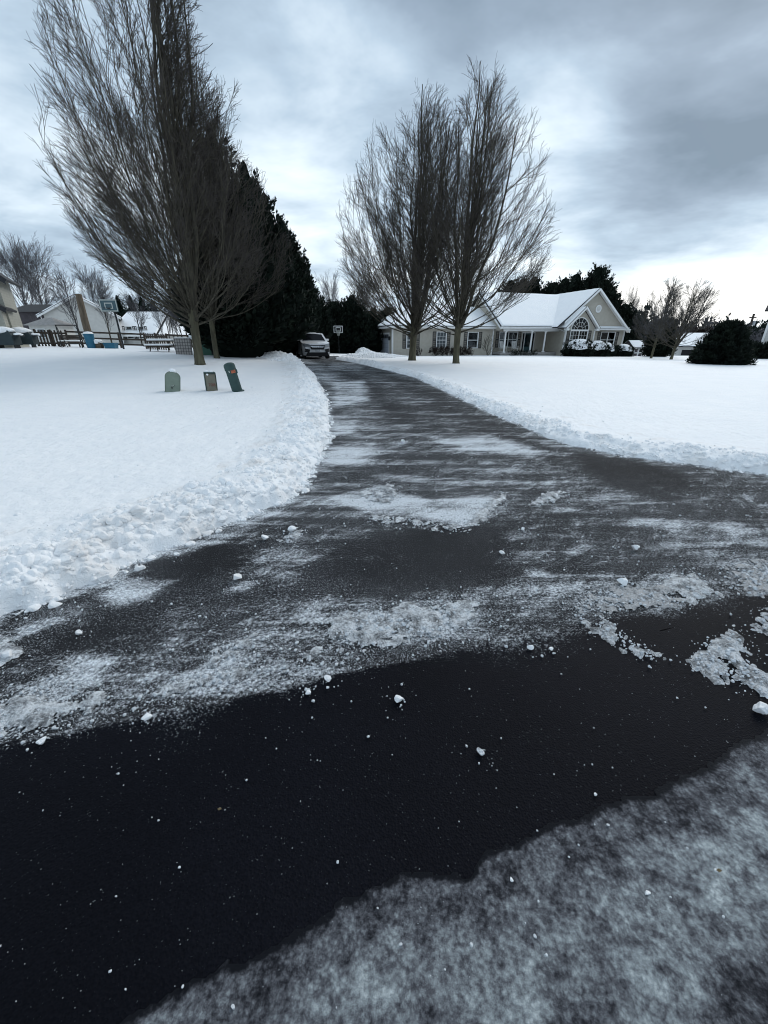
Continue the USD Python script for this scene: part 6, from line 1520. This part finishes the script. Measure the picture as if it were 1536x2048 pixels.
def scatter(name, protos, pts, scales, seed, material, label, category):
    rng = np.random.default_rng(seed)
    path = numbered('/World', name)
    pi = UsdGeom.PointInstancer.Define(stage, path)
    rel = pi.CreatePrototypesRel()
    for i, m in enumerate(protos):
        q = usdkit.mesh(stage, f'{path}/pieces/piece_{i:03d}' if i else f'{path}/pieces/piece', m, M[material], smooth=50)
        rel.AddTarget(q.GetPath())
    n = len(pts)
    pi.CreatePositionsAttr(Vt.Vec3fArray.FromNumpy(np.asarray(pts, np.float32)))
    pi.CreateProtoIndicesAttr(Vt.IntArray.FromNumpy(rng.integers(0, len(protos), n).astype(np.int32)))
    pi.CreateScalesAttr(Vt.Vec3fArray.FromNumpy(np.repeat(np.asarray(scales, np.float32)[:, None], 3, 1)))
    a = rng.uniform(0, 2 * PI, n); tl = rng.normal(0, .35, n)
    qs = np.stack([np.cos(a / 2) * np.cos(tl / 2), np.cos(a / 2) * np.sin(tl / 2), np.sin(a / 2) * np.sin(tl / 2), np.sin(a / 2) * np.cos(tl / 2)], 1)
    pi.CreateOrientationsAttr(Vt.QuathArray.FromNumpy(qs[:, [1, 2, 3, 0]].astype(np.float16)) if hasattr(Vt.QuathArray, 'FromNumpy') else Vt.QuathArray([Gf.Quath(float(w), float(x), float(y), float(z)) for w, x, y, z in qs]))
    tag(pi.GetPrim(), label, category, None, 'stuff')
    return path
PROTO = [lump(700 + k, 1.0, .75, 1.0, 2, 2) for k in range(12)]
rg = np.random.default_rng(77)
# rubble along the banks
N = 110000
x = np.concatenate([rg.uniform(-7, 0, N), rg.uniform(-1, 8, N)]); y = np.concatenate([1.6 + rg.exponential(6, N), 4.4 + rg.exponential(6.0, N)])
d = paved_distance(x, y)
hz, dd = snow_height(x, y, d)
wid = np.where(x < 0, .75, .5)
k = (dd > -.16) & (dd < 2.6) & (y < 28) & (rg.uniform(0, 1, len(x)) < np.exp(-((dd - .22 * wid) / (.6 * wid)) ** 2) * 0.6 * np.clip(fbm2(x, y, 1.7, octaves=3, seed=201) * 2.6 - .7, 0.10, 1) + np.where(x < 0, .012, .006) * np.exp(-dd / .7))
x, y, hz, dd = x[k], y[k], hz[k], dd[k]
s = 0.009 + 0.040 * rg.uniform(0, 1, len(x)) ** 4 + 0.016 * np.exp(-((dd - .2) / .2) ** 2) * rg.uniform(0, 1, len(x)) ** 2
s += np.where((dd < .4) & (dd > 0), .03, 0) * rg.uniform(0, 1, len(x)) ** 3
s *= np.where(x < 0, 1, .8)
zb = np.maximum(Z(x, y) + .006, hz)
scatter('snow_rubble', PROTO, np.stack([x, y, zb - s * .2], 1), s, 5, 'bank', 'rounded broken snow rubble piled along both driveway edges', 'snow')
mp, ms_ = [], []
for mx, my, mr, mh in MOUNDS:
    n = int(700 * mr * mr)
    a_, r_ = rg.uniform(0, 2 * PI, n), mr * np.sqrt(rg.uniform(0, 1.1, n))
    xx, yy = mx + r_ * np.cos(a_), my + r_ * np.sin(a_)
    q_, _d = snow_height(xx, yy, paved_distance(xx, yy))
    mp.append(np.stack([xx, yy, q_], 1)); ms_.append(.015 + .085 * rg.uniform(0, 1, n) ** 4)
scatter('snow_rubble', PROTO, np.concatenate(mp), np.concatenate(ms_), 8, 'bank', 'rough lumps on the shovelled snow heaps beside the far end of the driveway', 'snow')
# crumbs on the driveway and the road: thicker where slush lies
N = 95000
x = rg.uniform(-2.6, 5.2, N); y = rg.uniform(1.0, 1.0 + 12 * rg.uniform(0, 1, N) ** 1.5, N)
d = paved_distance(x, y); f = film_value(x, y)
RL = (x - RA[0]) * rn[0] + (y - RA[1]) * rn[1]           # positive on the road side
onroad = RL > 0.03
dens = np.clip((f - .28) * 1.4, .015, 1) * np.where(onroad, .03, 1.0)
dens = dens + 0.5 * np.exp(-((RL + .08) / .11) ** 2) * np.clip(fbm2(x, y, 2.3, octaves=3, seed=203) * 3 - 1.15, 0, 1)
sm = np.zeros(N)
for p_, s_, b_ in SLUSH:
    sm = np.maximum(sm, soft_mask(x, y, p_, .12))
dens = np.clip(dens * .42 + sm * .8, 0, 1)
dens = np.where(onroad & (sm < .2), np.minimum(dens, .02), dens)
k = (d < -.02) & (rg.uniform(0, 1, N) < dens) & ~((y < 1.5) & (x > .3) & (RL > .75))
x, y, sm, RL = x[k], y[k], sm[k], RL[k]
for u_, v_, r_, _l, _s in LUMPS[:20]:
    c_ = ground(u_, v_); n_ = 14
    o_ = rg.normal(0, 1.0, (n_, 2)) * r_ * 1.5
    x, y = np.append(x, c_[0] + o_[:, 0]), np.append(y, c_[1] + o_[:, 1]); sm = np.append(sm, np.full(n_, .35)); RL = np.append(RL, (c_[0] + o_[:, 0] - RA[0]) * rn[0] + (c_[1] + o_[:, 1] - RA[1]) * rn[1])
s = 0.0018 + 0.0075 * rg.uniform(0, 1, len(x)) ** 6 + sm * 0.007 * rg.uniform(0, 1, len(x)) ** 2.5
scatter('snow_crumbs', PROTO[:5], np.stack([x, y, Z(x, y) + .004 + s * .4 + np.where(RL > 0, .012, 0) + .012 * np.clip(sm - .4, 0, 1)], 1), s, 6, 'slush_white', 'loose grains and crumbs of snow strewn over the driveway', 'snow')
# grit and flecks on the black road, chips on the ice
N = 900
x = rg.uniform(-1.9, 2.4, N); y = rg.uniform(.25, 2.2, N)
RL = (x - RA[0]) * rn[0] + (y - RA[1]) * rn[1]
k = RL > .05; x, y = x[k], y[k]
s = 0.0011 + 0.0045 * rg.uniform(0, 1, len(x)) ** 6
scatter('ice_flecks', PROTO[:4], np.stack([x, y, Z(x, y) + .014 + s * .3], 1), s, 7, 'slush_white', 'tiny white ice flecks scattered over the black road', 'ice')
# a few dead leaf bits
for k, (u, v) in enumerate([(436, 1623), (1428, 1746)]):
    x, y = ground(u, v)
    m = hull(np.array([(0, 0, 0), (.012, .004, .002), (.018, -.003, .003), (.008, -.006, 0), (.01, .002, .004)]))
    t = solo('leaf_scrap', m, M['straw'], ['tiny straw-coloured leaf scrap on the black road', 'dark leaf scrap on the packed ice at the right'][k], 'leaf')
    UsdGeom.Xformable(stage.GetPrimAtPath(t)).AddTranslateOp().Set(Gf.Vec3d(x, y, zz(x, y) + .02))
